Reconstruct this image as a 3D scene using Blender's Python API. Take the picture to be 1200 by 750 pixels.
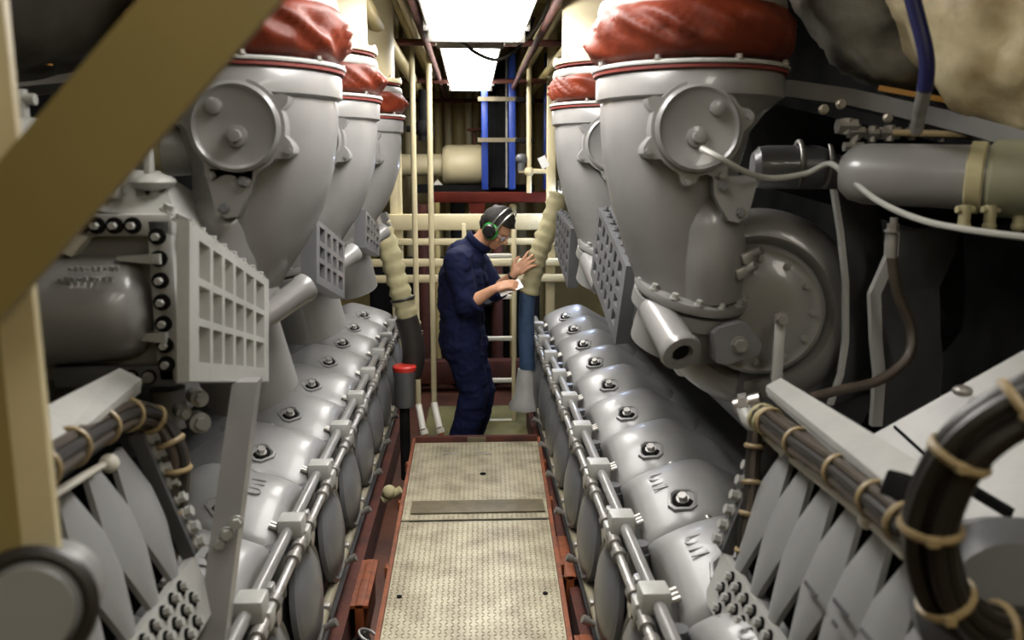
import bpy, bmesh, math, random
from mathutils import Vector, Matrix, Euler, noise
random.seed(7)
V = Vector
PI = math.pi
scene = bpy.context.scene
COL = scene.collection
for o in list(bpy.data.objects):
    bpy.data.objects.remove(o)

# ------------------------------------------------------------------ camera, world, lights, exposure
EYE = V((0, 0, 1.6))
PITCH = math.atan(.177)
YAW = math.atan(.048 * math.cos(PITCH))
cam = bpy.data.objects.new('camera', bpy.data.cameras.new('camera'))
COL.objects.link(cam)
cam.location = EYE
cam.rotation_euler = Euler((PI / 2 - PITCH, 0, -YAW), 'XYZ')
cam.data.sensor_width = 36
cam.data.lens = 30
cam.data.clip_start = .05
cam.data.dof.use_dof = True
cam.data.dof.focus_distance = 3.9
cam.data.dof.aperture_fstop = 2.8
scene.camera = cam

world = bpy.data.worlds.new('world')
scene.world = world
world.use_nodes = True
world.node_tree.nodes['Background'].inputs[0].default_value = (1, .95, .8, 1)
world.node_tree.nodes['Background'].inputs[1].default_value = .012
LAMP = 22.5
vs = scene.view_settings
vs.view_transform = 'Standard'
vs.look = 'None'
vs.gamma = 1
vs.use_curve_mapping = False
vs.exposure = 0.0

FW = V((math.sin(YAW) * math.cos(PITCH), math.cos(YAW) * math.cos(PITCH), -math.sin(PITCH)))
RT = V((math.cos(YAW), -math.sin(YAW), 0))
UP = RT.cross(FW)


def at(px, py, Y):
    """the point of the place at distance Y down the aisle that was measured at a pixel of the photograph"""
    d = FW + RT * ((px - 600) / 1000) + UP * ((375 - py) / 1000)
    return EYE + d * (Y / d.y)


# ------------------------------------------------------------------ materials
def mat(name, col, rough=.5, metal=0., var=.12, scale=6., bump=0., bscale=40., coat=0., dirt=None, spec=.5, stretch=None):
    m = bpy.data.materials.new(name)
    m.use_nodes = True
    nt = m.node_tree
    b = nt.nodes['Principled BSDF']
    b.inputs['Roughness'].default_value = rough
    b.inputs['Metallic'].default_value = metal
    b.inputs['Coat Weight'].default_value = coat
    b.inputs['Specular IOR Level'].default_value = spec
    tc = nt.nodes.new('ShaderNodeTexCoord')
    mp = nt.nodes.new('ShaderNodeMapping')
    if stretch:
        mp.inputs['Scale'].default_value = stretch
    nt.links.new(tc.outputs['Object'], mp.inputs[0])
    n = nt.nodes.new('ShaderNodeTexNoise')
    n.inputs['Scale'].default_value = scale
    n.inputs['Detail'].default_value = 5
    nt.links.new(mp.outputs[0], n.inputs['Vector'])
    r = nt.nodes.new('ShaderNodeValToRGB')
    c = V(col)
    lo, hi = c * (1 - var), c * (1 + var)
    if dirt:
        lo = V(dirt)
    r.color_ramp.elements[0].position = .3
    r.color_ramp.elements[1].position = .62
    r.color_ramp.elements[0].color = (*lo, 1)
    r.color_ramp.elements[1].color = (*hi, 1)
    nt.links.new(n.outputs[0], r.inputs[0])
    nt.links.new(r.outputs[0], b.inputs['Base Color'])
    if bump:
        n2 = nt.nodes.new('ShaderNodeTexNoise')
        n2.inputs['Scale'].default_value = bscale
        n2.inputs['Detail'].default_value = 4
        nt.links.new(mp.outputs[0], n2.inputs['Vector'])
        bp = nt.nodes.new('ShaderNodeBump')
        bp.inputs['Strength'].default_value = bump
        bp.inputs['Distance'].default_value = .01
        nt.links.new(n2.outputs[0], bp.inputs['Height'])
        nt.links.new(bp.outputs[0], b.inputs['Normal'])
    return m


def glow(name, col, s):
    m = bpy.data.materials.new(name)
    m.use_nodes = True
    b = m.node_tree.nodes['Principled BSDF']
    b.inputs['Base Color'].default_value = (.8, .8, .8, 1)
    b.inputs['Emission Color'].default_value = (*col, 1)
    b.inputs['Emission Strength'].default_value = s
    return m


M = dict(
    engine=mat('engine_grey_paint', (.178, .175, .168), .32, .0, .10, 5, .05, 25, .3),
    cover=mat('cover_grey_paint', (.19, .19, .186), .4, .0, .08, 7, .04, 30, .12),
    darker=mat('door_grey_paint', (.11, .112, .115), .36, 0, .1, 5, .05, 20, .2),
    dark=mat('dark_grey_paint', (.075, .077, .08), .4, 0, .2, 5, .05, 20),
    black=mat('black_machinery_and_shade', (.010, .010, .010), .9, 0, .3, 6, spec=.0),
    light=mat('pale_grey_paint', (.31, .31, .29), .4, 0, .08, 8, .08, 60),
    white=mat('off_white_paint', (.6, .58, .5), .4, 0, .06, 5),
    steel=mat('bright_steel', (.55, .53, .5), .28, .9, .1, 20),
    midsteel=mat('worn_steel', (.40, .39, .37), .38, .7, .2, 20),
    dullsteel=mat('dull_steel', (.25, .24, .22), .42, .6, .2, 20),
    red=mat('red_boot_cloth', (.085, .0125, .0035), .5, 0, .4, 9, .4, 24, spec=.25),
    gasket=mat('red_gasket', (.13, .014, .008), .6),
    cream=mat('cream_paint', (.56, .49, .30), .45, 0, .08, 3, .05, 30),
    creamdk=mat('darker_cream_paint', (.36, .29, .12), .5, 0, .15, 3),  # darker, yellower cream for walls, ceiling and some pipes
    tanpipe=mat('tan_grey_pipe_paint', (.22, .20, .14), .5, 0, .15, 5),
    olive=mat('shaded_cream_paint', (.20, .155, .05), .5, 0, .08, 4),  # cream paint with its shade mixed into the colour
    orange=mat('red_lead_paint', (.15, .035, .006), .6, 0, .35, 14, .3, 50),
    brown=mat('red_brown_paint', (.06, .014, .007), .8, 0, .35, 9, .2, 40),
    tread=mat('worn_tread_plate', (.33, .30, .21), .42, .25, .18, 9, .1, 60, dirt=(.22, .195, .13)),
    treadstrip=mat('brown_smooth_strip', (.10, .082, .045), .6, 0, .2, 18),
    floor=mat('bilge_paint', (.06, .02, .01), .55, 0, .5, 5, .2, 15),
    deck=mat('olive_deck_paint', (.13, .12, .05), .5, 0, .3, 5),
    navy=mat('navy_coverall', (.005, .008, .034), .85, 0, .2, 30, .2, 200, spec=.2),
    skin=mat('skin', (.5, .26, .15), .5, 0, .08, 30),
    hair=mat('dark_hair', (.010, .007, .005), .7, 0, .4, 90, .4, 160),
    plastic=mat('black_plastic', (.012, .012, .012), .35),
    green=mat('green_plastic', (.02, .3, .04), .35),
    paper=mat('white_paper', (.8, .8, .78), .7, 0, .02),
    blue=mat('blue_paint', (.007, .03, .20), .4, 0, .1, 4),
    bluecloth=mat('blue_sleeve', (.03, .06, .12), .7, 0, .2, 20, .3, 60),
    bluebox=mat('dark_blue_paint', (.02, .04, .14), .4),
    lag=mat('cream_lagging_cloth', (.30, .27, .15), .75, 0, .2, 6, .5, 22),
    lagdark=mat('dark_foil_lagging', (.22, .21, .17), .36, .5, .5, 6, .5, 12, dirt=(.035, .03, .022)),
    lagblack=mat('darker_foil_lagging', (.05, .046, .036), .34, .4, .5, 6, .5, 12, dirt=(.02, .018, .012)),  # darker foil tone for the upper left duct
    laglight=mat('stained_cream_lagging', (.55, .48, .30), .5, 0, .12, 7, .7, 14, dirt=(.24, .17, .07)),
    amber=mat('amber_rail', (.45, .22, .03), .4),
    cable=mat('brown_cable', (.04, .03, .02), .5, 0, .2, 20),
    bcable=mat('black_cable', (.014, .012, .01), .45),
    bluecable=mat('navy_cable', (.008, .01, .06), .4),
    tie=mat('tan_cable_tie', (.24, .18, .09), .5),
    gcable=mat('grey_cable', (.34, .34, .31), .4),
    coupling=mat('greenish_hose', (.2, .2, .13), .5, 0, .2, 7, .3, 16),
    glass=mat('clear_glasses', (.5, .55, .7), .05, 0, .02),
    redcap=mat('red_cap', (.5, .03, .02), .4),
    tube=glow('lamp_diffuser', (1, .965, .93), LAMP),
    tubefill=glow('fill_lamp_diffuser', (1, .93, .82), LAMP * .22),  # dimmer glow for the added, unseen fill lamps
    tubeside=glow('warm_lamp_diffuser', (1, .93, .82), LAMP * .60),
    cool=glow('cool_lamp_diffuser', (.55, .68, 1), LAMP * 3.0),
)


# ------------------------------------------------------------------ mesh helpers
def frame(axis):
    a = V(axis).normalized()
    h = V((0, 0, 1)) if abs(a.z) < .95 else V((1, 0, 0))
    x = h.cross(a).normalized()
    return x, a.cross(x).normalized(), a


def spline(pts, n=6):
    pts = [V(p) for p in pts]
    if len(pts) < 3:
        return pts
    out = []
    for i in range(len(pts) - 1):
        p0 = pts[max(i - 1, 0)]; p1 = pts[i]; p2 = pts[i + 1]; p3 = pts[min(i + 2, len(pts) - 1)]
        for k in range(n):
            t = k / n
            out.append(.5 * ((2 * p1) + (p2 - p0) * t + (2 * p0 - 5 * p1 + 4 * p2 - p3) * t * t + (3 * p1 - p0 - 3 * p2 + p3) * t ** 3))
    out.append(pts[-1])
    return out


ORIGIN = {}


class MB:
    def __init__(self):
        self.bm = bmesh.new()

    def box(self, c, s, rot=None, bevel=0., seg=2):
        tmp = bmesh.new()
        bmesh.ops.create_cube(tmp, size=1)
        bmesh.ops.scale(tmp, vec=V(s), verts=tmp.verts)
        if bevel:
            bmesh.ops.bevel(tmp, geom=tmp.edges[:], offset=bevel, segments=seg, affect='EDGES', profile=.5)
        mt = Matrix.Translation(V(c))
        if rot is not None:
            mt = mt @ (rot.to_4x4() if isinstance(rot, Matrix) else Euler(rot).to_matrix().to_4x4())
        bmesh.ops.transform(tmp, matrix=mt, verts=tmp.verts)
        return self.merge(tmp)

    def merge(self, tmp):
        me = bpy.data.meshes.new('t')
        tmp.to_mesh(me); tmp.free()
        self.bm.from_mesh(me)
        bpy.data.meshes.remove(me)
        return self

    def beam(self, p0, p1, w, h, up=(0, 0, 1), bevel=0.):
        """a bar of section w x h from p0 to p1"""
        p0, p1 = V(p0), V(p1)
        a = (p1 - p0).normalized()
        x = a.cross(V(up)).normalized()
        z = x.cross(a)
        rot = Matrix((x, a, z)).transposed()
        return self.box((p0 + p1) / 2, (w, (p1 - p0).length, h), rot, bevel)

    def rings(self, rows, close=True, caps=True):
        vs_ = [[self.bm.verts.new(p) for p in r] for r in rows]
        n = len(rows[0])
        for i in range(len(rows) - 1):
            for k in range(n if close else n - 1):
                k2 = (k + 1) % n
                try:
                    self.bm.faces.new((vs_[i][k], vs_[i][k2], vs_[i + 1][k2], vs_[i + 1][k]))
                except ValueError:
                    pass
        if caps:
            for r in (vs_[0][::-1], vs_[-1]):
                try:
                    self.bm.faces.new(r)
                except ValueError:
                    pass
        return vs_

    def cyl(self, p0, p1, r0, r1=None, n=16):
        r1 = r0 if r1 is None else r1
        x, y, a = frame(V(p1) - V(p0))
        self.rings([[V(p) + (x * math.cos(2 * PI * k / n) + y * math.sin(2 * PI * k / n)) * r for k in range(n)] for p, r in ((p0, r0), (p1, r1))])
        return self

    def tube(self, pts, r, n=8, smooth=6):
        P = spline(pts, smooth) if smooth else [V(p) for p in pts]
        rows = []
        t0 = (P[1] - P[0]).normalized()
        x, y, a = frame(t0)
        for i, p in enumerate(P):
            t = (P[min(i + 1, len(P) - 1)] - P[max(i - 1, 0)]).normalized()
            x = (x - t * x.dot(t)).normalized()
            y = t.cross(x)
            rr = r(i / (len(P) - 1)) if callable(r) else r
            rows.append([p + (x * math.cos(2 * PI * k / n) + y * math.sin(2 * PI * k / n)) * rr for k in range(n)])
        self.rings(rows)
        return self

    def lathe(self, prof, o, axis, n=32, fn=None):
        x, y, a = frame(axis)
        o = V(o)
        rows = []
        for j, (r, h) in enumerate(prof):
            row = []
            for k in range(n):
                w = 2 * PI * k / n
                p = o + a * h + (x * math.cos(w) + y * math.sin(w)) * max(r, 1e-4)
                row.append(fn(p, j, w) if fn else p)
            rows.append(row)
        self.rings(rows)
        return self

    def torus(self, c, axis, R, r, n=24, m=8, squash=1.):
        x, y, a = frame(axis)
        rows = []
        for i in range(n):
            w = 2 * PI * i / n
            d = x * math.cos(w) + y * math.sin(w)
            rows.append([V(c) + d * (R + r * math.cos(2 * PI * k / m)) + a * (r * squash * math.sin(2 * PI * k / m)) for k in range(m)])
        rows.append(rows[0])
        self.rings(rows, caps=False)
        bmesh.ops.remove_doubles(self.bm, verts=self.bm.verts, dist=1e-5)
        return self

    def prism(self, poly, vec):
        A = [V(p) for p in poly]
        B = [p + V(vec) for p in A]
        self.rings([A, B])
        return self

    def ell(self, c, r, n=16, m=10, rot=None):
        tmp = bmesh.new()
        bmesh.ops.create_uvsphere(tmp, u_segments=n, v_segments=m, radius=1)
        mt = Matrix.Translation(V(c))
        if rot is not None:
            mt = mt @ rot.to_4x4()
        mt = mt @ Matrix.Diagonal((*r, 1))
        bmesh.ops.transform(tmp, matrix=mt, verts=tmp.verts)
        return self.merge(tmp)

    def caps_chain(self, pts, n=12):
        """tapered limb through (point, radius) pairs, round at every joint"""
        for i, (p, r) in enumerate(pts):
            self.ell(p, (r, r, r), n, 8)
            if i:
                q, s = pts[i - 1]
                self.cyl(q, p, s, r, n)
        return self

    def hexbolt(self, p, axis, r, h, washer=True):
        a = V(axis).normalized()
        if washer:
            self.cyl(p, V(p) + a * h * .25, r * 1.35, n=12)
        self.cyl(p, V(p) + a * h, r, n=6)
        return self

    def build(self, name, m, parent=None, ang=38, flat=False, remesh=0, post=None):
        bmesh.ops.recalc_face_normals(self.bm, faces=self.bm.faces[:])
        me = bpy.data.meshes.new(name)
        org = ORIGIN.get(parent.as_pointer(), V()) if parent else V()
        if remesh:
            self.bm.to_mesh(me)
            ob = bpy.data.objects.new('tmp', me)
            COL.objects.link(ob)
            md = ob.modifiers.new('r', 'REMESH'); md.mode = 'VOXEL'; md.voxel_size = remesh
            sm = ob.modifiers.new('s', 'SMOOTH'); sm.iterations = 3; sm.factor = .5
            dg = bpy.context.evaluated_depsgraph_get()
            me2 = bpy.data.meshes.new_from_object(ob.evaluated_get(dg))
            bpy.data.objects.remove(ob); bpy.data.meshes.remove(me)
            me = me2; me.name = name
            me.materials.clear()
            if post:
                for v in me.vertices:
                    v.co = post(v.co.copy())
            if org.length:
                for v in me.vertices:
                    v.co -= org
        else:
            if org.length:
                bmesh.ops.translate(self.bm, vec=-org, verts=self.bm.verts)
            self.bm.to_mesh(me)
        self.bm.free()
        me.materials.append(M[m] if isinstance(m, str) else m)
        if not flat:
            me.polygons.foreach_set('use_smooth', [True] * len(me.polygons))
            if not remesh:
                me.set_sharp_from_angle(angle=math.radians(ang))
        ob = bpy.data.objects.new(name, me)
        COL.objects.link(ob)
        if parent:
            ob.parent = parent
            ORIGIN[ob.as_pointer()] = org
        return ob


def tag(o, label=None, cat=None, group=None, kind=None):
    if label: o['label'] = label
    if cat: o['category'] = cat
    if group: o['group'] = group
    if kind: o['kind'] = kind
    return o


def thing(name, label, cat, loc=(0, 0, 0), group=None):
    o = bpy.data.objects.new(name, None)
    COL.objects.link(o)
    o.location = loc
    o.empty_display_size = .05
    ORIGIN[o.as_pointer()] = V(loc)
    return tag(o, label, cat, group)


def part_copy(o, parent, offset):
    """a part repeated on its thing, sharing the mesh; sub-parts come along"""
    c = o.copy()
    COL.objects.link(c)
    c.parent = parent
    c.location = o.location + V(offset)
    ORIGIN[c.as_pointer()] = ORIGIN.get(o.as_pointer(), V())
    for ch in list(o.children):
        d = ch.copy()
        COL.objects.link(d)
        d.parent = c
    return c


def tree_copy(root, offset, label):
    r = root.copy()
    COL.objects.link(r)
    r.location = root.location + V(offset)
    r['label'] = label
    for ch in list(root.children):
        c = ch.copy(); COL.objects.link(c); c.parent = r
        for g in list(ch.children):
            d = g.copy(); COL.objects.link(d); d.parent = c
    return r


def ring(name, m, parent, c, axis, Rr, n, r, h, ph=0., label=None):
    """n bolts on a circle, each a part of its own sharing one mesh"""
    x, y, a = frame(axis)
    f = None
    for i in range(n):
        w = 2 * PI * (i + ph) / n
        p = V(c) + (x * math.cos(w) + y * math.sin(w)) * Rr
        if f is None:
            f = MB().hexbolt(p, a, r, h).build(name, m, parent); p0 = p
        else:
            part_copy(f, parent, p - p0)
    return f


def row(name, m, parent, pts, axis, r, h, washer=True):
    f = None
    for p in pts:
        p = V(p)
        if f is None:
            f = MB().hexbolt(p, axis, r, h, washer).build(name, m, parent); p0 = p
        else:
            part_copy(f, parent, p - p0)
    return f


def single(name, label, cat, mb, m, group=None, **kw):
    return tag(mb.build(name, m, None, **kw), label, cat, group)


# ------------------------------------------------------------------ the setting
def struct(name, mb, m, parent=None):
    return tag(mb.build(name, m, parent), kind='structure')


FZ = -.30
struct('floor', MB().box((0, 4.3, FZ - .05), (5.4, 10.6, .1)), 'floor')
CZ = 2.95
struct('ceiling', MB().box((0, 4.3, CZ + .05), (5.4, 10.6, .1)), 'creamdk')
struct('wall_back', MB().box((0, 9.55, 1.3), (5.4, .1, 3.3)), 'creamdk')
struct('wall_left', MB().box((-2.65, 4.3, 1.3), (.1, 10.6, 3.3)), 'creamdk')
struct('wall_right', MB().box((2.65, 4.3, 1.3), (.1, 10.6, 3.3)), 'creamdk')
struct('wall_front', MB().box((0, -.95, 1.3), (5.4, .1, 3.3)), 'creamdk')
for i, y in enumerate((1.0, 2.6, 4.2, 5.8, 7.4, 8.9)):
    b = MB().box((0, y, CZ - .06), (5.3, .02, .12)).box((0, y, CZ - .125), (5.3, .1, .015))
    struct('trim_%d' % (i + 1), b, 'creamdk')
struct('trim_7', MB().box((.1, 5.8, FZ + .012), (.9, 1.7, .02)), 'deck')

# ------------------------------------------------------------------ lamps
LZ = 2.192


def lamp(name, label, x, y0, y1, z, w, m='tube', group='overhead lamp fixtures'):
    t = thing(name, label, 'lamp', (x, (y0 + y1) / 2, z), group)
    d = MB()
    h = .035
    top = [V((x - w / 2 - .012, y0 - .03, z + h)), V((x + w / 2 + .012, y0 - .03, z + h)), V((x + w / 2 + .012, y1 + .03, z + h)), V((x - w / 2 - .012, y1 + .03, z + h))]
    bot = [V((x - w / 2, y0, z)), V((x + w / 2, y0, z)), V((x + w / 2, y1, z)), V((x - w / 2, y1, z))]
    d.rings([bot, top])
    d.build('diffuser', m, t, flat=True)
    for ye in (y0 - .03, y1 + .03):
        MB().box((x, ye, z + .03), (w + .05, .02, .075), bevel=.006).build('end_cap', 'dullsteel', t)
    hs = MB().box((x, (y0 + y1) / 2, z + h + .05), (w + .05, y1 - y0 + .1, .09), bevel=.01)
    hs.build('housing', 'dullsteel', t)
    for yy in (y0 + .1, y1 - .1):
        MB().cyl((x, yy, z + h + .09), (x, yy, CZ), .012, n=8).build('hanger', 'creamdk', t)
        for e in (-1, 1):
            MB().box((x + e * (w / 2 + .028), yy, z + h + .03), (.016, .05, .07)).build('latch', 'dullsteel', t)
    return t


lamp('ceiling_lamp', 'large glowing white lamp fixture nearest overhead above the aisle', 0.031, 1.75, 4.15, LZ, 0.410)
lamp('ceiling_lamp', 'smaller glowing lamp fixture farther down the aisle behind the large one', 0.001, 4.8, 7.3, 2.243, 0.310)
lamp('ceiling_lamp', 'added unseen fill lamp overhead behind the viewpoint', 0, -.75, .75, 2.3, .30, 'tubefill')  # added lamp, unseen, brightens the foreground from the front
lamp('ceiling_lamp', 'added unseen fill lamp high over the left engine', -1.12, .8, 1.9, 2.7, .26, 'tubefill')  # added lamp, unseen, weak fill on the left side
lamp('ceiling_lamp', 'lamp fixture high over the right engine, outside the frame', .95, -.6, .8, 2.5, .28, 'tubeside')
wl = lamp('work_lamp', 'cool blue white work lamp fixture behind the right cream pipe', .80, 6.5, 7.0, 1.38, .14, 'cool', None)

# ------------------------------------------------------------------ walkway
t = thing('walkway', 'raised tread plate walkway with red-orange edge rails between the engines', 'walkway', (0, 3.2, FZ))


def wx(y, s):
    k = (y - 2.73) / (4.88 - 2.73)
    return (-.327 - .016 * k) if s < 0 else (.318 + .064 * k)


for s in (-1, 1):
    MB().beam((wx(1.5, s) + s * .008, 1.5, -.02), (wx(4.9, s) + s * .008, 4.9, -.02), .016, .085).build('edge_rail', 'orange', t)
    for y in (1.9, 2.8, 3.75, 4.8):
        MB().box((wx(y, s), y, -.18), (.04, .04, .24)).build('support_post', 'orange', t)
    for y in (2.35, 3.3, 4.0, 4.55):
        MB().box((wx(y, s) + s * .026, y, -.03), (.02, .05, .05), bevel=.005).build('bracket', 'orange', t)
eb = MB().box((.019, 4.9, -.012), (.725, .03, .09), bevel=.004).build('end_beam', 'brown', t)
MB().box((.02, 4.882, .005), (.11, .008, .05), bevel=.002).build('label_plate', 'treadstrip', eb)


def plate(y0, y1, z=0.):
    A = [V((wx(y0, -1), y0, z - .012)), V((wx(y0, 1), y0, z - .012)), V((wx(y1, 1), y1, z - .012)), V((wx(y1, -1), y1, z - .012))]
    p = MB().prism(A, (0, 0, .012)).build('tread_plate', 'tread', t)
    bm = MB()
    n = 0
    pitch = .0215
    rows = int((y1 - y0) / pitch)
    for j in range(rows):
        y = y0 + (j + .5) * pitch
        cols = 30
        for i in range(cols):
            x = wx(y, -1) + (i + .5) / cols * (wx(y, 1) - wx(y, -1))
            d = (1, 1) if (i + j) % 2 else (1, -1)
            l, w = .0088, .003
            u = V((d[0], d[1] * 1.0, 0)).normalized(); v_ = V((-u.y, u.x, 0))
            c = V((x, y, z))
            b4 = [bm.bm.verts.new(c + u * l), bm.bm.verts.new(c + v_ * w), bm.bm.verts.new(c - u * l), bm.bm.verts.new(c - v_ * w)]
            tp = [bm.bm.verts.new(c + u * l * .6 + V((0, 0, .0028))), bm.bm.verts.new(c + v_ * w * .4 + V((0, 0, .0028))), bm.bm.verts.new(c - u * l * .6 + V((0, 0, .0028))), bm.bm.verts.new(c - v_ * w * .4 + V((0, 0, .0028)))]
            for k in range(4):
                bm.bm.faces.new((b4[k], b4[(k + 1) % 4], tp[(k + 1) % 4], tp[k]))
            bm.bm.faces.new(tp)
    o = bm.build('tread_bar', 'tread', p, flat=True)
    o['kind'] = 'stuff'
    return p


plate(1.5, 3.72)
fp = plate(3.745, 4.875)
MB().box((.02, 3.735, -.02), (.64, .02, .03)).build('joint_gap', 'black', t)
MB().box((.02, 3.88, .006), (.635, .15, .006), bevel=.002).build('cross_strip', 'treadstrip', t)
MB().cyl((.05, 4.33, .001), (.05, 4.33, .006), .016).build('lifting_hole', 'black', fp)
for x in (-.13, .06):
    MB().box((x, 4.66, .004), (.09, .02, .006), bevel=.002).build('tread_wear_strip', 'steel', fp)
for x in (-.285, .27):
    MB().cyl((x, 3.02, .001), (x, 3.02, .006), .010).build('plate_screw', 'black', t)

# ------------------------------------------------------------------ engines
SIDE = {1: 'right', -1: 'left'}


def engine(s):
    nm = SIDE[s]
    off = 0 if s > 0 else .10                       # the left engine stands a little farther from the aisle
    X = lambda x: s * (x + off)
    t = thing('diesel_engine', 'long grey diesel engine bank with a row of rounded covers %s of the walkway' % nm, 'engine', (X(.9), 3.6, FZ), 'diesel engines')
    pitch = .4715 if s > 0 else .489
    y0 = (2.46 if s > 0 else 2.968 - .489)
    ks = list(range(-2, 8))
    ya, yb = y0 - 2.2 * pitch, y0 + 7.75 * pitch
    # crankcase
    MB().box((X(.98), (ya + yb) / 2, .03), (1.0, yb - ya, .66), bevel=.03).build('crankcase', 'dark', t)
    MB().prism([V((X(.5), ya, .36)), V((X(1.45), ya, .36)), V((X(1.45), ya, .6)), V((X(.75), ya, .5)), V((X(.56), ya, .44))], (0, yb - ya, 0)).build('cylinder_block', 'dark', t)
    MB().beam((X(.445), ya, -.20), (X(.445), yb, -.20), .10, .16).build('engine_bed', 'brown', t)
    # covers
    bx = .642 if s > 0 else .66
    ws = 1. if s > 0 else 1.36
    prof = [(-.104, -.24), (-.121, -.15), (-.129, -.105), (-.130, -.082), (-.124, -.063), (-.108, -.048), (-.08, -.033), (-.05, -.019), (-.02, -.007), (0, 0), (.04, .012), (.08, .020), (.105, .023), (.13, .018), (.16, .004), (.2, -.02), (.27, -.06), (.36, -.12), (.45, -.2), (.47, -.26)]
    arch = lambda y: .035 - 1.54 * (y - .15) ** 2
    ypr = [(-.088, -.24), (-.086, -.13), (-.083, -.075)] + [(y, arch(y)) for y in (-.077, -.05, -.02, .01, .05, .09, .13, .17, .21, .25, .29, .33, .36, .377)] + [(.381, -.075), (.382, -.13), (.3825, -.24)]
    ypr = [(a * pitch / .4715, b) for a, b in ypr]
    first = None
    for k in ks:
        yb_ = y0 + k * pitch
        if first is None:
            mb = MB()
            rows = []
            for (dy, dz) in ypr:
                row = []
                for (du, pz) in prof:
                    u = du * (ws if du < 0 else 1)
                    e = max(0, (-.04 - dy) / .06)
                    u += .02 * e * (1 if du < 0 else -1)
                    z = .6 + min(pz, 0) + max(pz, 0) + dz * (1 if pz > -.13 else .5)
                    row.append(V((X(bx + u), yb_ + dy, max(z, .33))))
                rows.append(row)
            mb.rings(rows, close=False, caps=False)
            cov = mb.build('rocker_cover', 'cover', t, ang=60)
            c = V((X(bx), yb_, .597))
            nrm = V((-s * .22, -.42, 1)).normalized()
            x_, y_, a_ = frame(nrm)
            # raised square frame with the bolt sunk in the middle
            fr = MB()
            q = lambda r, h, w: c + (x_ * math.cos(w) + y_ * math.sin(w)) * r + a_ * h
            sq = [PI / 4 + i * PI / 2 + .25 + d for i in range(4) for d in (-.25, .25)]
            fr.rings([[q(.056, -.018, w) for w in sq], [q(.051, .008, w) for w in sq], [q(.042, .009, w) for w in sq], [q(.034, .000, w) for w in sq]], caps=False)
            fr.build('bolt_frame', 'cover', cov)
            MB().cyl(c + a_ * .0, c + a_ * .004, .034, n=16).build('bolt_recess', 'black', cov)
            MB().hexbolt(c + a_ * .004, a_, .015, .02).build('cover_bolt', 'midsteel', cov)
            MB().ell((X(bx + .055), yb_ - .088, .572), (.014, .014, .014), 10, 6).build('cover_stud', 'steel', cov)
            first = cov
            fy = yb_
        else:
            part_copy(first, t, (0, yb_ - fy, 0))
    # fuel pump blocks, plungers, rods, doors, stubs: one set per cylinder
    sets = []
    fy = y0 - 2 * pitch
    yb_ = fy
    blk = MB().box((X(.452), yb_ - .01, .535), (.075, .075, .062), bevel=.008).build('pump_block', 'light', t)
    for dy in (-.022, .0, .024):
        MB().cyl((X(.49), yb_ - .01 + dy, .535), (X(.515), yb_ - .01 + dy, .545), .008, n=8).build('block_screw', 'dullsteel', blk)
    plg = MB().cyl((X(.485), yb_ - .13, .37), (X(.485), yb_ - .13, .495), .036).cyl((X(.485), yb_ - .13, .495), (X(.485), yb_ - .13, .52), .026).build('pump_plunger', 'dark', t)
    cpls = [MB().cyl((X(.42), yb_ + yy - .012, .495), (X(.42), yb_ + yy + .022, .495), .022, n=10).build('rod_coupling', 'dullsteel', t) for yy in (-.16, -.08, .08)]
    cpls.append(MB().box((X(.425), yb_ + .02, .49), (.04, .06, .055), bevel=.006).build('rod_clevis', 'light', t))
    brk = MB().box((X(.45), yb_ + .12, .46), (.05, .04, .14), bevel=.008).cyl((X(.415), yb_ + .12, .44), (X(.48), yb_ + .12, .44), .03, n=12).build('rod_bracket', 'engine', t)
    door = MB()
    door.lathe([(.185, 0), (.185, .018), (.172, .028), (.16, .02), (.13, .036), (.07, .05), (.001, .055)], (X(.448), yb_ + .09, .25), (-s, 0, .10), 28)
    door = door.build('crankcase_door', 'darker', t)
    stub = MB().cyl((X(.42), yb_ + .2, .07), (X(.38), yb_ + .2, .09), .011, n=10).cyl((X(.385), yb_ + .2, .087), (X(.365), yb_ + .2, .097), .016, n=10).build('drain_stub', 'dullsteel', t)
    clp = MB().box((X(.43), yb_ + .32, .07), (.05, .03, .06), bevel=.006).build('pipe_clip', 'dullsteel', t)
    for k in ks[1:]:
        for o in (blk, plg, *cpls, brk, door, stub, clp):
            part_copy(o, t, (0, (k + 2) * pitch, 0))
    MB().cyl((X(.458), ya, .528), (X(.458), yb, .528), .018, n=12).build('control_rod', 'engine', t)
    MB().cyl((X(.42), ya, .495), (X(.42), yb, .495), .013, n=12).build('control_shaft', 'midsteel', t)
    MB().cyl((X(.425), ya, .07), (X(.425), yb, .07), .019, n=12).build('drain_pipe', 'tanpipe', t)
    MB().cyl((X(.44), ya, .0), (X(.44), yb, .0), .03, n=12).build('oil_pipe', 'dark', t)
    MB().cyl((X(.95), ya + .9, .98), (X(.95), yb, .98), .2, n=24).build('charge_air_pipe', 'dark', t)
    MB().box((X(1.52), (ya + yb) / 2 + .1, 1.35), (.12, yb - ya + 1.2, 3.1)).build('shade_panel', 'black', t)  # added black sheet stands in for the darkness beyond the engine
    # embossed letters between the bolt frame and the aisle edge of each near cover
    covs = [o for o in t.children if o.name.startswith('rocker_cover')][:3]
    cu = bpy.data.curves.new('lettering', 'FONT')
    cu.body = 'UTI'; cu.size = .07; cu.extrude = .0014; cu.align_x = 'CENTER'; cu.align_y = 'CENTER'
    tmp = bpy.data.objects.new('tmp', cu); COL.objects.link(tmp)
    me = bpy.data.meshes.new_from_object(tmp.evaluated_get(bpy.context.evaluated_depsgraph_get()))
    bpy.data.objects.remove(tmp)
    me.materials.clear(); me.materials.append(M['cover'])
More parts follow.
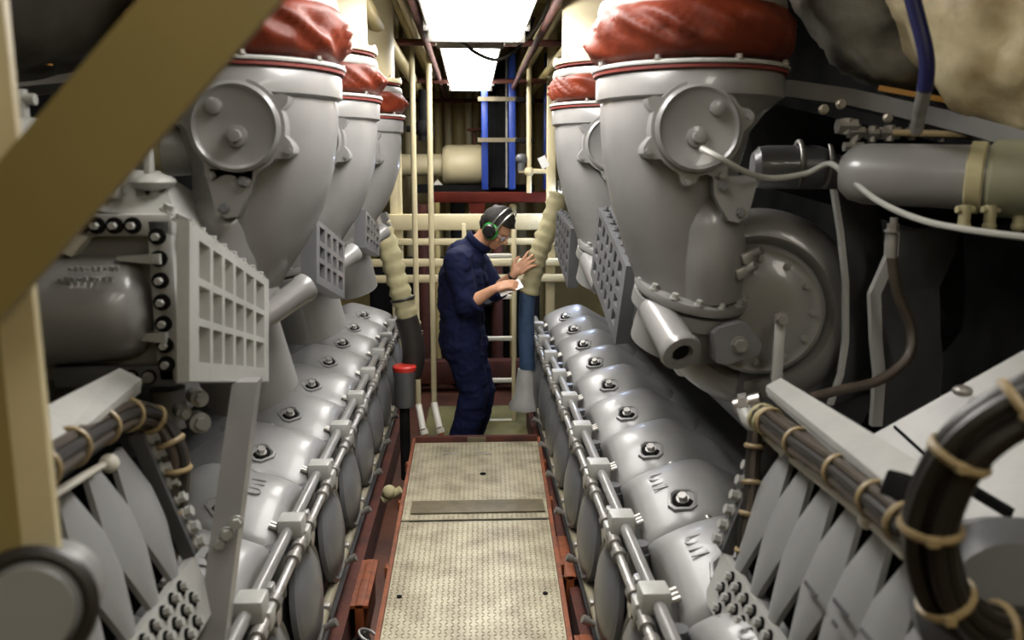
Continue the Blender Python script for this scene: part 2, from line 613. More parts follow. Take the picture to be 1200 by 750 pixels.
    nn = V((-s * .27 * (1 if s > 0 else .72), -.09, 1)).normalized(); zx = V((0, -s, -s * .09)).normalized(); zx = (zx - nn * zx.dot(nn)).normalized(); zy = nn.cross(zx)
    org = V((X(bx - .055 * ws), fy + .12, .6125))
    mt = Matrix((zx, zy, nn)).transposed().to_4x4(); mt.translation = org - V((X(.9), 3.6, FZ))
    me.transform(mt)
    for o in covs:
        q = bpy.data.objects.new('embossed_lettering', me); COL.objects.link(q); q.parent = o
    return t


ENG = {s: engine(s) for s in (1, -1)}


# ------------------------------------------------------------------ exhaust elbows, boots and pipes
def elbow(s, y, label, cx=.60, near=False):
    t = thing('exhaust_elbow', label, 'exhaust elbow', (s * cx, y, 1.2), 'exhaust elbows')
    P = lambda x, yy, z: V((s * (cx + x), y + yy, z))
    if s > 0:
        low = [(1.75, -.02, -.01, .224), (1.70, -.04, -.02, .202), (1.60, -.05, -.03, .183), (1.50, -.043, -.035, .167), (1.41, -.028, -.035, .154), (1.33, -.008, -.035, .144), (1.28, .006, -.035, .140), (1.25, .01, -.035, .138)]
    else:
        low = [(1.75, -.02, -.01, .224), (1.70, -.04, -.02, .202), (1.60, -.048, -.03, .183), (1.50, -.03, -.035, .170), (1.42, -.003, -.035, .160), (1.36, .028, -.035, .150), (1.30, .06, -.035, .142), (1.26, .08, -.035, .136)]
    secs = [(1.845, 0, 0, .250), (1.838, 0, 0, .254), (1.785, 0, 0, .254), (1.777, 0, 0, .240)] + low
    n = 40
    rows = [[P(dx + r * math.cos(2 * PI * k / n), dy + r * math.sin(2 * PI * k / n), z) for k in range(n)] for z, dx, dy, r in secs]
    mb = MB(); mb.rings(rows)
    body = mb.build('elbow_body', 'engine', t)
    MB().tube([P(-.005, -.09, 1.55), P(.02, -.115, 1.49), P(.036, -.125, 1.43), P(.042, -.125, 1.36), P(.04 if s > 0 else .07, -.10, 1.27)], lambda q: .070 + .026 * min(1, q * 2.5), 20).build('cast_neck', 'engine', t)
    g = MB(); g.lathe([(.246, 0), (.262, .002), (.262, .010), (.246, .012)], P(0, 0, 1.845), (0, 0, 1), 40)
    g.build('gasket', 'gasket', t)
    c = MB(); c.lathe([(.25, 0), (.266, .001), (.267, .006), (.262, .011), (.25, .012)], P(0, 0, 1.857), (0, 0, 1), 40)
    c = c.build('clamp_ring', 'light', t)
    ring('clamp_bolt', 'steel', c, P(0, 0, 1.868), (0, 0, 1), .257, 8, .008, .011, .3)
    # round cover plate facing down the aisle
    co = P(-.035, -.245, 1.70)
    dx = V((s, 0, 0)); dz = V((0, 0, 1))
    nlug = [(12, 14), (72, 13), (205, 14), (262, 13), (300, 12), (150, 9)]
    out = []
    for i in range(72):
        w = i * 5
        r = .117
        for a, hw in nlug:
            d = abs((w - a + 180) % 360 - 180)
            r = max(r, .117 + .03 * max(0, 1 - (d / hw) ** 2))
        out.append(co + dx * r * math.cos(math.radians(w)) + dz * r * math.sin(math.radians(w)))
    MB().prism(out, (0, .16, 0)).build('cover_flange', 'engine', t)
    d = MB(); d.lathe([(.108, -.005), (.108, .014), (.1, .02), (.094, .014), (.09, .012), (.001, .012)], co, (0, -1, 0), 40)
    d = d.build('round_cover', 'engine', t)
    MB().lathe([(.02, 0), (.02, .014), (.013, .017), (.001, .017)], co + dx * .045 + dz * .048 + V((0, -.01, 0)), (0, -1, 0), 16).build('plug', 'engine', d)
    MB().lathe([(.026, 0), (.026, .012), (.015, .014), (.014, .03), (.001, .031)], co - dx * .004 - dz * .022 + V((0, -.01, 0)), (0, -1, 0), 16).build('sensor_boss', 'engine', d)
    row('lug_bolt', 'engine', t, [co + dx * .134 * math.cos(math.radians(a)) + dz * .134 * math.sin(math.radians(a)) + V((0, .002, 0)) for a, hw in nlug[:5]], (0, -1, 0), .009, .010)
    # small triangular lug plate under the cover
    lc = co + dx * .10 - dz * .175
    if s < 0:
        lc = co - dx * -.02 - dz * .16
    tri = [lc + dx * a + dz * b for a, b in ((-.055, .055), (.05, .06), (.058, .04), (.04, -.04), (.015, -.06), (-.01, -.055), (-.05, .01))]
    lp = MB().prism(tri, (0, .10, 0)).build('lug_plate', 'engine', t)
    row('lug_plate_bolt', 'darker', lp, [lc - dx * .03 + dz * .03, lc + dx * .018 - dz * .035], (0, -1, 0), .010, .012)
    # base flange pair
    ax = V((s * .18, -.28, 1)).normalized()
    bc = P(.012, -.045, 1.255) if s > 0 else P(.085, -.035, 1.25)
    f1 = MB(); f1.lathe([(.13, .0), (.158, .0), (.161, .012), (.158, .024), (.13, .03)], bc, ax, 36); f1.build('base_flange', 'engine', t)
    f2 = MB(); f2.lathe([(.13, -.05), (.155, -.05), (.155, -.014), (.13, -.012)], bc, ax, 36); f2.build('lower_flange', 'engine', t)
    a_ = ax
    ring('flange_bolt', 'light', t, bc + a_ * .026, a_, .148, 14, .009, .016)
    MB().cyl(bc - a_ * (.16 if s > 0 else .3), bc, .13, n=28).build('inlet_neck', 'engine', t)
    # oblique nozzle pointing to the aisle
    n0, n1 = (P(-.10, -.09, 1.225), P(-.06, -.27, 1.13)) if s > 0 else (P(-.03, -.15, 1.20), P(-.15, -.03, 1.285))
    nz = MB(); L = (n1 - n0).length; rn = 1 if s > 0 else .72
    nz.lathe([(r * rn, h) for r, h in ((.04, 0), (.046, .02), (.05, L - .03), (.056, L - .015), (.052, L), (.03, L + .002), (.026, L - .02), (.001, L - .02))], n0, n1 - n0, 20)
    nz = nz.build('nozzle', 'engine', t)
    if s < 0:
        MB().ell(n0.lerp(n1, .22) + V((0, -.035, .035)), (.012, .012, .012), 10, 6).build('red_cap', 'redcap', nz)
    MB().cyl(n1 + (n0 - n1).normalized() * .018, n1 + (n0 - n1).normalized() * .006, .022 * rn, n=12).build('nozzle_plug', 'black', nz)
    return t


def boot(s, y, label, seed, cx=.60, zt=2.06, rb=.285):
    t = thing('exhaust_boot', label, 'bellows', (s * cx, y, 1.87), 'red exhaust boots')
    c = V((s * cx, y, 0))

    def wr(p, j, w):
        q = p - c
        f = math.sin(PI * (p.z - 1.875) / (zt - 1.875 + 1e-6))
        rad = V((q.x, q.y, 0))
        r = rad.length
        a = w
        d = .016 * noise.noise(V((math.cos(a) * 3 + q.z * 14, math.sin(a) * 3, seed + q.z * 7)))
        d += .040 * abs(noise.noise(V((math.cos(a + q.z * 6) * 4.5, math.sin(a + q.z * 6) * 4.5, seed * 2 + q.z * 3)))) ** .8 - .016
        rd = 1 - abs(math.sin(2.5 * a + 13 * q.z + seed + 1.5 * noise.noise(V((math.cos(a) * 2, math.sin(a) * 2, seed)))))
        d += .022 * rd ** 4 - .006
        return p + rad.normalized() * d * max(f, 0)
    prof = []
    for i in range(19):
        k = i / 18
        z = 1.875 + (zt - 1.875) * k
        prof.append((.235 + (rb - .235) * (math.sin(PI * min(1, k * 1.02)) ** .6), z))
    b = MB(); b.lathe(prof, c, (0, 0, 1), 96, wr)
    b.build('cloth_boot', 'red', t, ang=80)
    top = MB(); top.lathe([(.225, 0), (.25, .0), (.252, .012), (.247, .03), (.225, .032)], V((s * cx, y, zt - .012)), (0, 0, 1), 40)
    top.build('top_clamp', 'dullsteel', t)
    top = MB(); top.lathe([(.225, 0), (.24, .0), (.24, .022), (.225, .022)], V((s * cx, y, zt + .03)), (0, 0, 1), 40)
    top.build('top_gasket', 'gasket', t)
    return t


def riser(s, y, label, z0, m='cream', cx=.60, r=.215):
    t = thing('exhaust_riser', label, 'exhaust pipe', (s * cx, y, z0), 'vertical exhaust pipes')
    MB().cyl((s * cx, y, z0), (s * cx, y, CZ), r, n=36).build('pipe_wall', m, t)
    f = MB(); f.lathe([(r, 0), (r + .035, 0), (r + .037, .01), (r + .035, .02), (r, .022)], (s * cx, y, z0 + .005), (0, 0, 1), 36)
    f = f.build('pipe_flange', m, t)
    ring('flange_bolt', 'steel', f, (s * cx, y, z0 + .024), (0, 0, 1), r + .024, 12, .009, .014)
    return t


EL = [(1, 2.40, 'right', 'near'), (1, 3.71, 'right', 'far'), (-1, 2.38, 'left', 'near'), (-1, 3.36, 'left', 'middle'), (-1, 4.52, 'left', 'far')]
desc = {'near': 'large foreground', 'middle': 'second', 'far': 'farthest'}
for i, (s, y, sd, w) in enumerate(EL):
    elbow(s, y, '%s grey exhaust elbow with round bolted cover on the %s engine' % (desc[w], sd))
    boot(s, y, zt=2.02 if w == 'near' else 1.985, rb=.285 if w == 'near' else .272, seed=i * 3.7 + 1, label='%s wrinkled red cloth boot clamped on top of a %s elbow' % (desc[w], sd))
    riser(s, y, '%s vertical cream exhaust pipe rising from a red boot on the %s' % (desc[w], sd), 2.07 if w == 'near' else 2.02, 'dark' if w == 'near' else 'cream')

# ------------------------------------------------------------------ lattice guards
def lattice(name, label, cat, nt, nb, ft, fb, nc, nr, th, m, bar=.16, group=None, hv=None):
    """a cast lattice; near-top, near-bottom, far-top, far-bottom corners, nc x nr openings, thickness vector"""
    nt, nb, ft, fb = V(nt), V(nb), V(ft), V(fb)
    t = thing(name, label, cat, (nb + fb) / 2, group)
    pt = lambda u, v: nt.lerp(ft, u).lerp(nb.lerp(fb, u), v)
    th = V(th)

    def strip(u0, u1, v0, v1, nm):
        MB().prism([pt(u0, v0), pt(u1, v0), pt(u1, v1), pt(u0, v1)], th).build(nm, m, t)
    e = .10
    eb = .13
    strip(0, 1, 0, e * .8, 'top_rail'); strip(0, 1, 1 - eb, 1, 'bottom_rail')
    strip(0, e, e * .8, 1 - eb, 'end_post'); strip(1 - e * .7, 1, e * .8, 1 - eb, 'end_post')
    bw = (1 - 1.7 * e) / nc * bar
    for i in range(1, nc):
        u = e + (1 - 1.7 * e) * i / nc
        strip(u - bw, u + bw, e * .8, 1 - eb, 'upright')
    bh = (1 - e * .8 - eb) / nr * bar * .8
    for j in range(1, nr):
        v = e * .8 + (1 - e * .8 - eb) * j / nr
        strip(e, 1 - e * .7, v - bh, v + bh, 'crossbar')
    row('rail_bolt', m, t, [pt((i + .5) / (nc + 2), 0) + th * .5 for i in range(nc + 2)], nt - nb, .009, .014)
    return t


lattice('intake_grille', 'pale cast lattice grille on the near left filter housing', 'grille', at(222, 258, 1.80), at(222, 447, 1.80), at(315, 328, 2.22), at(315, 447, 2.22), 6, 3, (-.022, -.012, 0), 'light', .12)
G = 'lattice guards between elbows'
lattice('lattice_guard', 'dark grey lattice guard behind the near right elbow', 'guard', at(734, 312, 2.72), at(721, 404, 2.72), at(701, 243, 3.25), at(692, 322, 3.25), 6, 4, (.05, .02, 0), 'dark', .26, G)
lattice('lattice_guard', 'small dark lattice guard beside the farthest right elbow', 'guard', at(669, 268, 4.0), at(665, 338, 4.0), at(652, 247, 4.5), at(650, 292, 4.5), 5, 4, (.05, .02, 0), 'dark', .26, G)
lattice('lattice_guard', 'grey lattice guard between the first and second left elbows', 'guard', at(371, 256, 2.72), at(371, 331, 2.72), at(404, 284, 3.1), at(404, 350, 3.1), 4, 3, (-.05, 0, 0), 'darker', .2, G)
lattice('lattice_guard', 'small grey lattice guard between the second and farthest left elbows', 'guard', at(429, 246, 3.8), at(428, 290, 3.8), at(445, 268, 4.2), at(445, 300, 4.2), 4, 3, (-.05, 0, 0), 'darker', .2, G)

# ------------------------------------------------------------------ left filter housing, its stay and pipes
t = thing('filter_housing', 'bolted grey cast filter housing at the near left of the aisle', 'housing', (-.8, 2.1, 1.1))
hb = MB()
hb.prism([V((-.70, 2.0, 1.49)), V((-.70, 2.0, 1.11)), V((-.80, 2.0, 1.10)), V((-1.12, 2.0, 1.12)), V((-1.15, 2.0, 1.44)), V((-.95, 2.0, 1.50))], (.0, .5, -.12))
hb.build('housing_body', 'engine', t)
MB().lathe([(.001, 0), (.05, .002), (.09, .012), (.115, .035), (.125, .08), (.13, .4), (.12, .42)], (-.745, 2.02, 1.285), (-1, -.10, -.03), 32).build('inlet_bulge', 'engine', t)
MB().box((-.705, 1.985, 1.30), (.055, .035, .38), bevel=.006).build('side_flange', 'light', t)
MB().box((-.82, 1.985, 1.475), (.29, .035, .05), bevel=.006).build('top_flange', 'light', t)
MB().box((-.83, 1.985, 1.125), (.28, .035, .05), bevel=.006).build('bottom_flange', 'dark', t)
for z in (1.40, 1.22):
    MB().prism([V((-.70, 1.98, z + .012)), V((-.70, 1.98, z - .012)), V((-.80, 1.99, z - .004)), V((-.80, 1.99, z + .004))], (0, -.035, 0)).build('rib', 'light', t)
MB().prism([V((-.945, 1.96, 1.505)), V((-.915, 1.96, 1.505)), V((-.915, 1.96, 1.46)), V((-.86, 1.96, 1.45)), V((-.90, 1.96, 1.405)), V((-.935, 1.96, 1.42))], (0, .06, 0)).build('corner_lug', 'white', t)
bs = None
for z in (1.45, 1.40, 1.35, 1.30, 1.25, 1.20, 1.155):
    b = MB().cyl((-.708, 1.968, z), (-.708, 1.958, z), .019, n=12)
    b = b.build('bolt_recess', 'black', t)
    MB().hexbolt((-.708, 1.960, z), (0, -1, 0), .0085, .018, False).build('bolt', 'light', b)
for x in (-.76, -.80, -.84, -.875, -.905):
    b = MB().cyl((x, 1.968, 1.475), (x, 1.958, 1.475), .019, n=12).build('bolt_recess', 'black', t)
    MB().hexbolt((x, 1.960, 1.475), (0, -1, 0), .0085, .018, False).build('bolt', 'light', b)
for x in (-.75, -.79, -.83):
    b = MB().cyl((x, 1.968, 1.125), (x, 1.958, 1.125), .017, n=12).build('bolt_recess', 'black', t)
    MB().hexbolt((x, 1.960, 1.125), (0, -1, 0), .010, .02).build('bolt', 'dullsteel', b)
tp = MB().prism([V((-.67, 1.99, 1.49)), V((-.90, 1.99, 1.51)), V((-.86, 2.08, 1.60)), V((-.74, 2.1, 1.595))], (.02, .42, -.11)).build('top_cover', 'light', t)
MB().ell((-.74, 2.05, 1.57), (.05, .07, .02), 12, 8).build('casting_boss', 'light', tp)
MB().box((-.83, 2.02, 1.545), (.05, .04, .03), bevel=.008).build('lifting_lug', 'light', tp)
row('edge_bolt', 'light', tp, [(-.655 + .03 * i / 7, 1.88 + .42 * i / 7, 1.508 - .17 * i / 7) for i in range(8)], (.5, 0, 1), .012, .018)
for n_, (x0, x1, z) in enumerate(((-.875, -.775, 1.385), (-.90, -.79, 1.362), (-.955, -.84, 1.245))):
    lt = MB()
    for k in range(9):
        x = x0 + (x1 - x0) * k / 8
        lt.box((x, 1.898 + .012 * abs(x + .8) * 0, z), (.007, .012, .011 if k % 3 else .006), (0, .2 * (k % 2), 0))
    lt.build('raised_lettering', 'engine', t)['kind'] = 'stuff'
single('filter_core', 'dark blue filter box seen inside the pale lattice grille', 'filter', MB().box(at(262, 314, 2.04), (.03, .05, .08), bevel=.006), 'bluebox')
for i, (px, top) in enumerate(((140, 190), (176, 150))):
    p0, p1 = at(px, 240 if i == 0 else 236, 2.05), at(px - 3, top, 2.05)
    m_ = MB().beam(p0, p1, .016, .03, (0, 1, 0), .003).box(p0 + V((0, 0, .02)), (.05, .03, .018), bevel=.004)
    single('stay_rod', ('short' if i == 0 else 'tall') + ' pale upright stay on top of the left filter housing', 'stay', m_, 'light')
t = thing('support_leg', 'pale flat steel leg standing under the left grille housing', 'leg', at(246, 750, 1.78))
MB().prism([at(272, 448, 2.02), at(301, 448, 2.02), at(262, 760, 1.75), at(228, 760, 1.75)], (-.0, .05, 0)).build('flat_bar', 'engine', t)
for (px, py) in ((277, 612), (266, 625), (258, 636), (249, 652)):
    p = at(px, py, 1.86)
    MB().hexbolt(p, (.2, -1, .1), .012, .02).build('leg_bolt', 'light', t)

t = thing('coolant_pipe', 'pale grey pipe with tan band ending beside the left elbow', 'pipe', at(200, 175, 2.35))
MB().lathe([(.001, 0), (.05, .004), (.063, .02), (.066, .06), (.066, .16)], at(236, 177, 2.38), (-1, -.05, 0), 24).build('pipe_end', 'light', t)
MB().lathe([(.066, 0), (.074, .005), (.074, .05), (.066, .055)], at(198, 175, 2.38), (-1, -.05, 0), 24).build('hose_band', 'lag', t)
MB().cyl(at(180, 174, 2.38), at(-70, 165, 2.25), .066, n=24).build('pipe_run', 'light', t)
single('air_pipe', 'grey horizontal pipe behind the shaded-cream beam at far left', 'pipe', MB().cyl(at(-60, 168, 1.75), at(95, 170, 1.95), .055, n=24), 'light')
p = at(25, 122, 1.9)
single('pipe_valve', 'small pale valve above the pipe at far left', 'valve', MB().cyl(p - V((0, 0, .05)), p + V((0, 0, .03)), .014).cyl(p - V((.03, 0, -.01)), p + V((.03, 0, .01)), .012).box(p + V((-.05, 0, .0)), (.03, .03, .03), bevel=.006), 'light')
single('wire_fitting', 'bright metal fitting left of the near left elbow cover', 'fitting', MB().beam(at(190, 130, 2.3), at(226, 121, 2.3), .02, .03, bevel=.005).cyl(at(205, 126, 2.27), at(228, 122, 2.27), .012), 'steel')
single('casing_shelf', 'grey casing shelf under dark lagged duct at upper left', 'shelf', MB().prism([at(5, 84, 2.2), at(240, 68, 2.5), at(240, 82, 2.5), at(5, 103, 2.2)], (0, .12, -.01)), 'engine')


def lagged(name, label, pts, r, m, seed, amp=.02, group=None, cat='duct'):
    P = spline(pts, 10)
    mb = MB()
    rows = []
    x, y, a = frame(P[1] - P[0])
    n = 40
    for i, p in enumerate(P):
        tt = (P[min(i + 1, len(P) - 1)] - P[max(i - 1, 0)]).normalized()
        x = (x - tt * x.dot(tt)).normalized(); y = tt.cross(x)
        row = []
        e = min(1, (i + .6) / 2.5, (len(P) - .4 - i) / 2.5) ** .5
        for k in range(n):
            d = x * math.cos(2 * PI * k / n) + y * math.sin(2 * PI * k / n)
            q = p + d * r
            row.append(p + d * (r * e + amp * noise.noise(q * 9 + V((seed, 0, 0))) + amp * .7 * abs(noise.noise(q * 22 + V((0, seed, 0))))))
        rows.append(row)
    mb.rings(rows)
    return single(name, label, cat, mb, m, group, ang=70)


lagged('lagged_duct', 'dark lagged exhaust duct at the upper left corner', [at(-120, -30, 2.1), at(20, -20, 2.25), at(130, -40, 2.6), at(190, -90, 3.0)], .23, 'lagblack', 3)
single('amber_edge', 'thin amber edge strip under the upper left duct', 'strip', MB().beam(at(5, 68, 2.1), at(60, 74, 2.2), .012, .012), 'amber')

# ------------------------------------------------------------------ right side: turbocharger, pipes, ducts
t = thing('turbocharger', 'round grey turbocharger casing beneath the near right elbow', 'turbocharger', (.80, 2.3, 1.17))
tc_ = at(884, 360, 2.47)
ax = V((-.26, -.95, .10)).normalized()
K = 1.21
MB().lathe([(r * K, h) for r, h in ((.001, .19), (.08, .19), (.115, .182), (.128, .175), (.138, .178), (.146, .172), (.148, .12), (.154, .112), (.160, .13), (.172, .14), (.19, .138), (.208, .124), (.224, .098), (.236, .06), (.242, .01), (.240, -.05), (.23, -.10), (.21, -.15), (.18, -.19))], tc_, ax, 64).build('volute_casing', 'engine', t)
ring('casing_bolt', 'engine', t, tc_ + ax * .182, ax, .118 * K, 12, .008, .012)
bp_ = at(866, 404, 2.18)
tri = [bp_ + V((u, 0, v)) for u, v in ((-.07, .03), (-.055, .045), (.0, .06), (.02, .055), (.062, -.0), (.055, -.025), (-.03, -.055), (-.055, -.05))]
bs_ = MB().prism(tri, (0, .09, 0)).build('triangular_boss', 'darker', t)
MB().hexbolt(bp_ + V((-.0, -.0, 0)), (0, -1, 0), .017, .02).build('boss_bolt', 'dullsteel', bs_)
lk = MB().beam(at(915, 368, 2.2), at(910, 448, 2.16), .028, .012, (0, 1, 0), .003).build('link_strip', 'light', t)
for q in ((915, 374), (910, 440)):
    MB().hexbolt(at(*q, 2.18), (0, -1, 0), .014, .02).build('link_bolt', 'dullsteel', lk)
MB().cyl(at(790, 345, 2.5), at(835, 410, 2.5), .13, n=28).build('casing_throat', 'engine', t)
for (px, py) in ((832, 262), (848, 245), (868, 318), (875, 300)):
    p = at(px, py, 2.22)
    MB().box(p, (.05, .05, .03), (0, -.4, .2), .006).cyl(p, p + V((.03, -.03, .02)), .012).build('clamp_lug', 'dullsteel', t)

t = thing('charge_air_duct', 'large grey horizontal pipe with greenish hose coupling at right', 'pipe', at(1100, 205, 2.0))
a0, a1 = at(985, 203, 2.15), at(1330, 214, 1.80)
dd = (a1 - a0)
du = dd.normalized()
MB().lathe([(.001, 0), (.045, .003), (.066, .025), (.075, .06), (.075, .30)], a0, dd, 32).build('pipe_end', 'engine', t)
MB().cyl(a0 + du * .30, a1 + du * .45, .0745, n=32).build('pipe_run', 'engine', t)
cp = MB(); cp.lathe([(.076, 0), (.084, .004), (.084, .034), (.078, .038)], a0 + dd * .47, dd, 32); cp = cp.build('pale_band', 'lag', t)
hs = MB(); hs.lathe([(.077, 0), (.088, .01), (.090, .05), (.087, .1), (.092, .15), (.089, .24), (.077, .25)], a0 + dd * .54, dd, 32)
hs.build('hose_coupling', 'coupling', t)
for px in (1130, 1160, 1194):
    p = at(px, 256, 1.90)
    MB().cyl(p + V((0, 0, .03)), p - V((0, 0, .012)), .013, n=10).ell(p - V((0, 0, .018)), (.016, .016, .014), 10, 6).cyl(p + V((-.02, 0, .02)), p + V((.02, 0, .02)), .008).build('clamp_screw', 'lag', t)

t = thing('rear_pipe', 'dark grey pipe stub with dished end behind the right elbow', 'pipe', at(920, 195, 2.6))
MB().lathe([(.001, .0), (.045, .004), (.062, .02), (.066, .05), (.066, .34)], at(880, 196, 2.62), (1, -.12, 0), 28).build('pipe_end', 'darker', t)
for q in ((935, 192, 2.6), (968, 192, 2.57)):
    MB().torus(at(*q), (1, -.12, 0), .067, .008, 28).build('pipe_joint', 'dullsteel', t)
t = thing('valve_gear', 'row of small brass and steel fittings above right pipe', 'fitting', at(1050, 155, 2.2))
MB().cyl(at(990, 154, 2.25), at(1140, 158, 2.1), .009, n=8).build('sensing_line', 'tie', t)
for (px, py, r, l) in ((992, 148, .02, .05), (1003, 155, .016, .04), (1022, 157, .014, .03), (1042, 156, .017, .05), (1070, 155, .014, .03), (1105, 157, .013, .06), (1000, 172, .013, .05)):
    p = at(px, py, 2.2)
    MB().cyl(p - V((l / 2, 0, 0)), p + V((l / 2, 0, 0)), r, n=6).cyl(p - V((0, 0, .02)), p + V((0, 0, .02)), r * .8, n=8).build('fitting_nut', 'dullsteel', t)
p = at(884, 258, 2.45)
single('bright_plug', 'bright steel plug in the dark gap right of the near elbow', 'fitting', MB().cyl(p, at(905, 257, 2.45), .012).hexbolt(at(875, 260, 2.45), (-1, 0, 0), .014, .03), 'steel')

rim = MB()
rp = [at(893, 92, 2.55), at(930, 94, 2.45), at(1000, 104, 2.35), at(1080, 122, 2.2), at(1140, 136, 2.05), at(1210, 156, 1.9)]
for a, b in zip(rp[:-1], rp[1:]):
    rim.prism([a, b, b - V((0, 0, .045)), a - V((0, 0, .045))], (.03, .16, .01))
bmesh.ops.remove_doubles(rim.bm, verts=rim.bm.verts, dist=1e-4)
t = thing('casing_shelf', 'curved grey casing shelf running right from the near elbow', 'shelf', rp[2])
rim.build('rim_strip', 'engine', t)
for q in ((985, 122), (1040, 138), (965, 128), (1100, 150)):
    MB().hexbolt(at(*q, 2.25), (0, -1, 0), .010, .012).build('rim_bolt', 'steel', t)
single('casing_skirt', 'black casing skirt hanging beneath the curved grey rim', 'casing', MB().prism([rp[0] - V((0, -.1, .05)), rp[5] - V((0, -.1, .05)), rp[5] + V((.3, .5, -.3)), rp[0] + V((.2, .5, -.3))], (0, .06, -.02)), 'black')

lagged('lagged_duct', 'dark foil lagged duct at upper right beside the cream one', [at(1010, -170, 2.5), at(1020, -60, 2.4), at(1050, -5, 2.36), at(1110, 25, 2.4), at(1260, 60, 2.6)], .215, 'lagdark', 11, .034)
lagged('lagged_duct', 'stained cream cloth lagged duct at the upper right corner', [at(1120, -200, 2.2), at(1165, -60, 2.12), at(1205, 15, 2.06), at(1330, 70, 1.95), at(1520, 110, 1.85)], .245, 'laglight', 17, .034)
single('amber_edge', 'thin amber edge strip beneath the lagged ducts at right', 'strip', MB().beam(at(1030, 103, 2.3), at(1112, 118, 2.2), .012, .014), 'amber')
t = thing('hanging_cable', 'dark navy cable hanging in front of the cream lagged duct', 'cable', at(1078, 80, 1.8))
MB().tube([at(1058, -40, 1.8), at(1075, 20, 1.8), at(1086, 70, 1.8), at(1084, 105, 1.82)], .016, 12).build('cable_sheath', 'bluecable', t)
MB().tube([at(1084, 104, 1.82), at(1078, 130, 1.9), at(1074, 152, 2.0)], .015, 12).build('cable_sleeve', 'dullsteel', t)

single('sensor_cable', 'pale grey sensor cable looping from the right elbow cover', 'cable', MB().tube([at(822, 174, 2.08), at(845, 186, 2.04), at(875, 202, 2.08), at(905, 209, 2.15), at(945, 203, 2.2), at(972, 192, 2.15), at(992, 206, 2.1), at(1030, 236, 2.0), at(1080, 258, 1.9), at(1140, 270, 1.8), at(1220, 280, 1.7)], .0075, 8), 'gcable')
t = thing('drain_hose', 'dark rubber hose curving under the right horizontal pipe', 'hose', at(1045, 280, 2.0))
MB().tube([at(1045, 300, 2.0), at(1052, 345, 2.0), at(1068, 385, 2.0), at(1063, 420, 1.98), at(1030, 446, 1.96), at(985, 457, 1.95), at(950, 466, 1.94)], .0125, 10).build('hose_run', 'cable', t)
MB().cyl(at(1045, 302, 2.0), at(1046, 275, 2.0), .013, n=10).cyl(at(1046, 277, 2.0), at(1048, 255, 2.0), .009, n=10).hexbolt(at(1046, 272, 2.0), (0, 0, 1), .014, .02).build('hose_fitting', 'dullsteel', t)


def edge_plate(label, pts, Y, w, depth, m):
    """a gusset plate seen nearly edge on: pale front edge, dark sheet behind"""
    t = thing('gusset_plate', label, 'bracket', at(*pts[-1], Y))
    A = [at(px, py, Y) for px, py in pts]
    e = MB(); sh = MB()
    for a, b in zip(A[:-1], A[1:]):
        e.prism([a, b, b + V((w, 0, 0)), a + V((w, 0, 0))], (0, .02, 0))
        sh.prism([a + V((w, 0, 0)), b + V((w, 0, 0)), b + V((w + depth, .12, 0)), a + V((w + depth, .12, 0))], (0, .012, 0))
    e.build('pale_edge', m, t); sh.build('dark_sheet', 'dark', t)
    return t


edge_plate('thin gusset plate right of the turbocharger, nearer edge', [(976, 222), (984, 272), (990, 330), (990, 400), (984, 440), (972, 475)], 2.2, .012, .16, 'light')
edge_plate('bent gusset plate behind the dark rubber hose', [(1042, 270), (1040, 300), (1020, 345), (1022, 400), (1026, 440), (1022, 500)], 2.12, .028, .22, 'light')
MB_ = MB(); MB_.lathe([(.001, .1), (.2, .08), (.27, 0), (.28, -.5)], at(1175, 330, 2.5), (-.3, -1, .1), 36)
single('dark_casing', 'dark rounded casing in shadow beneath the right pipe', 'casing', MB_, 'black')

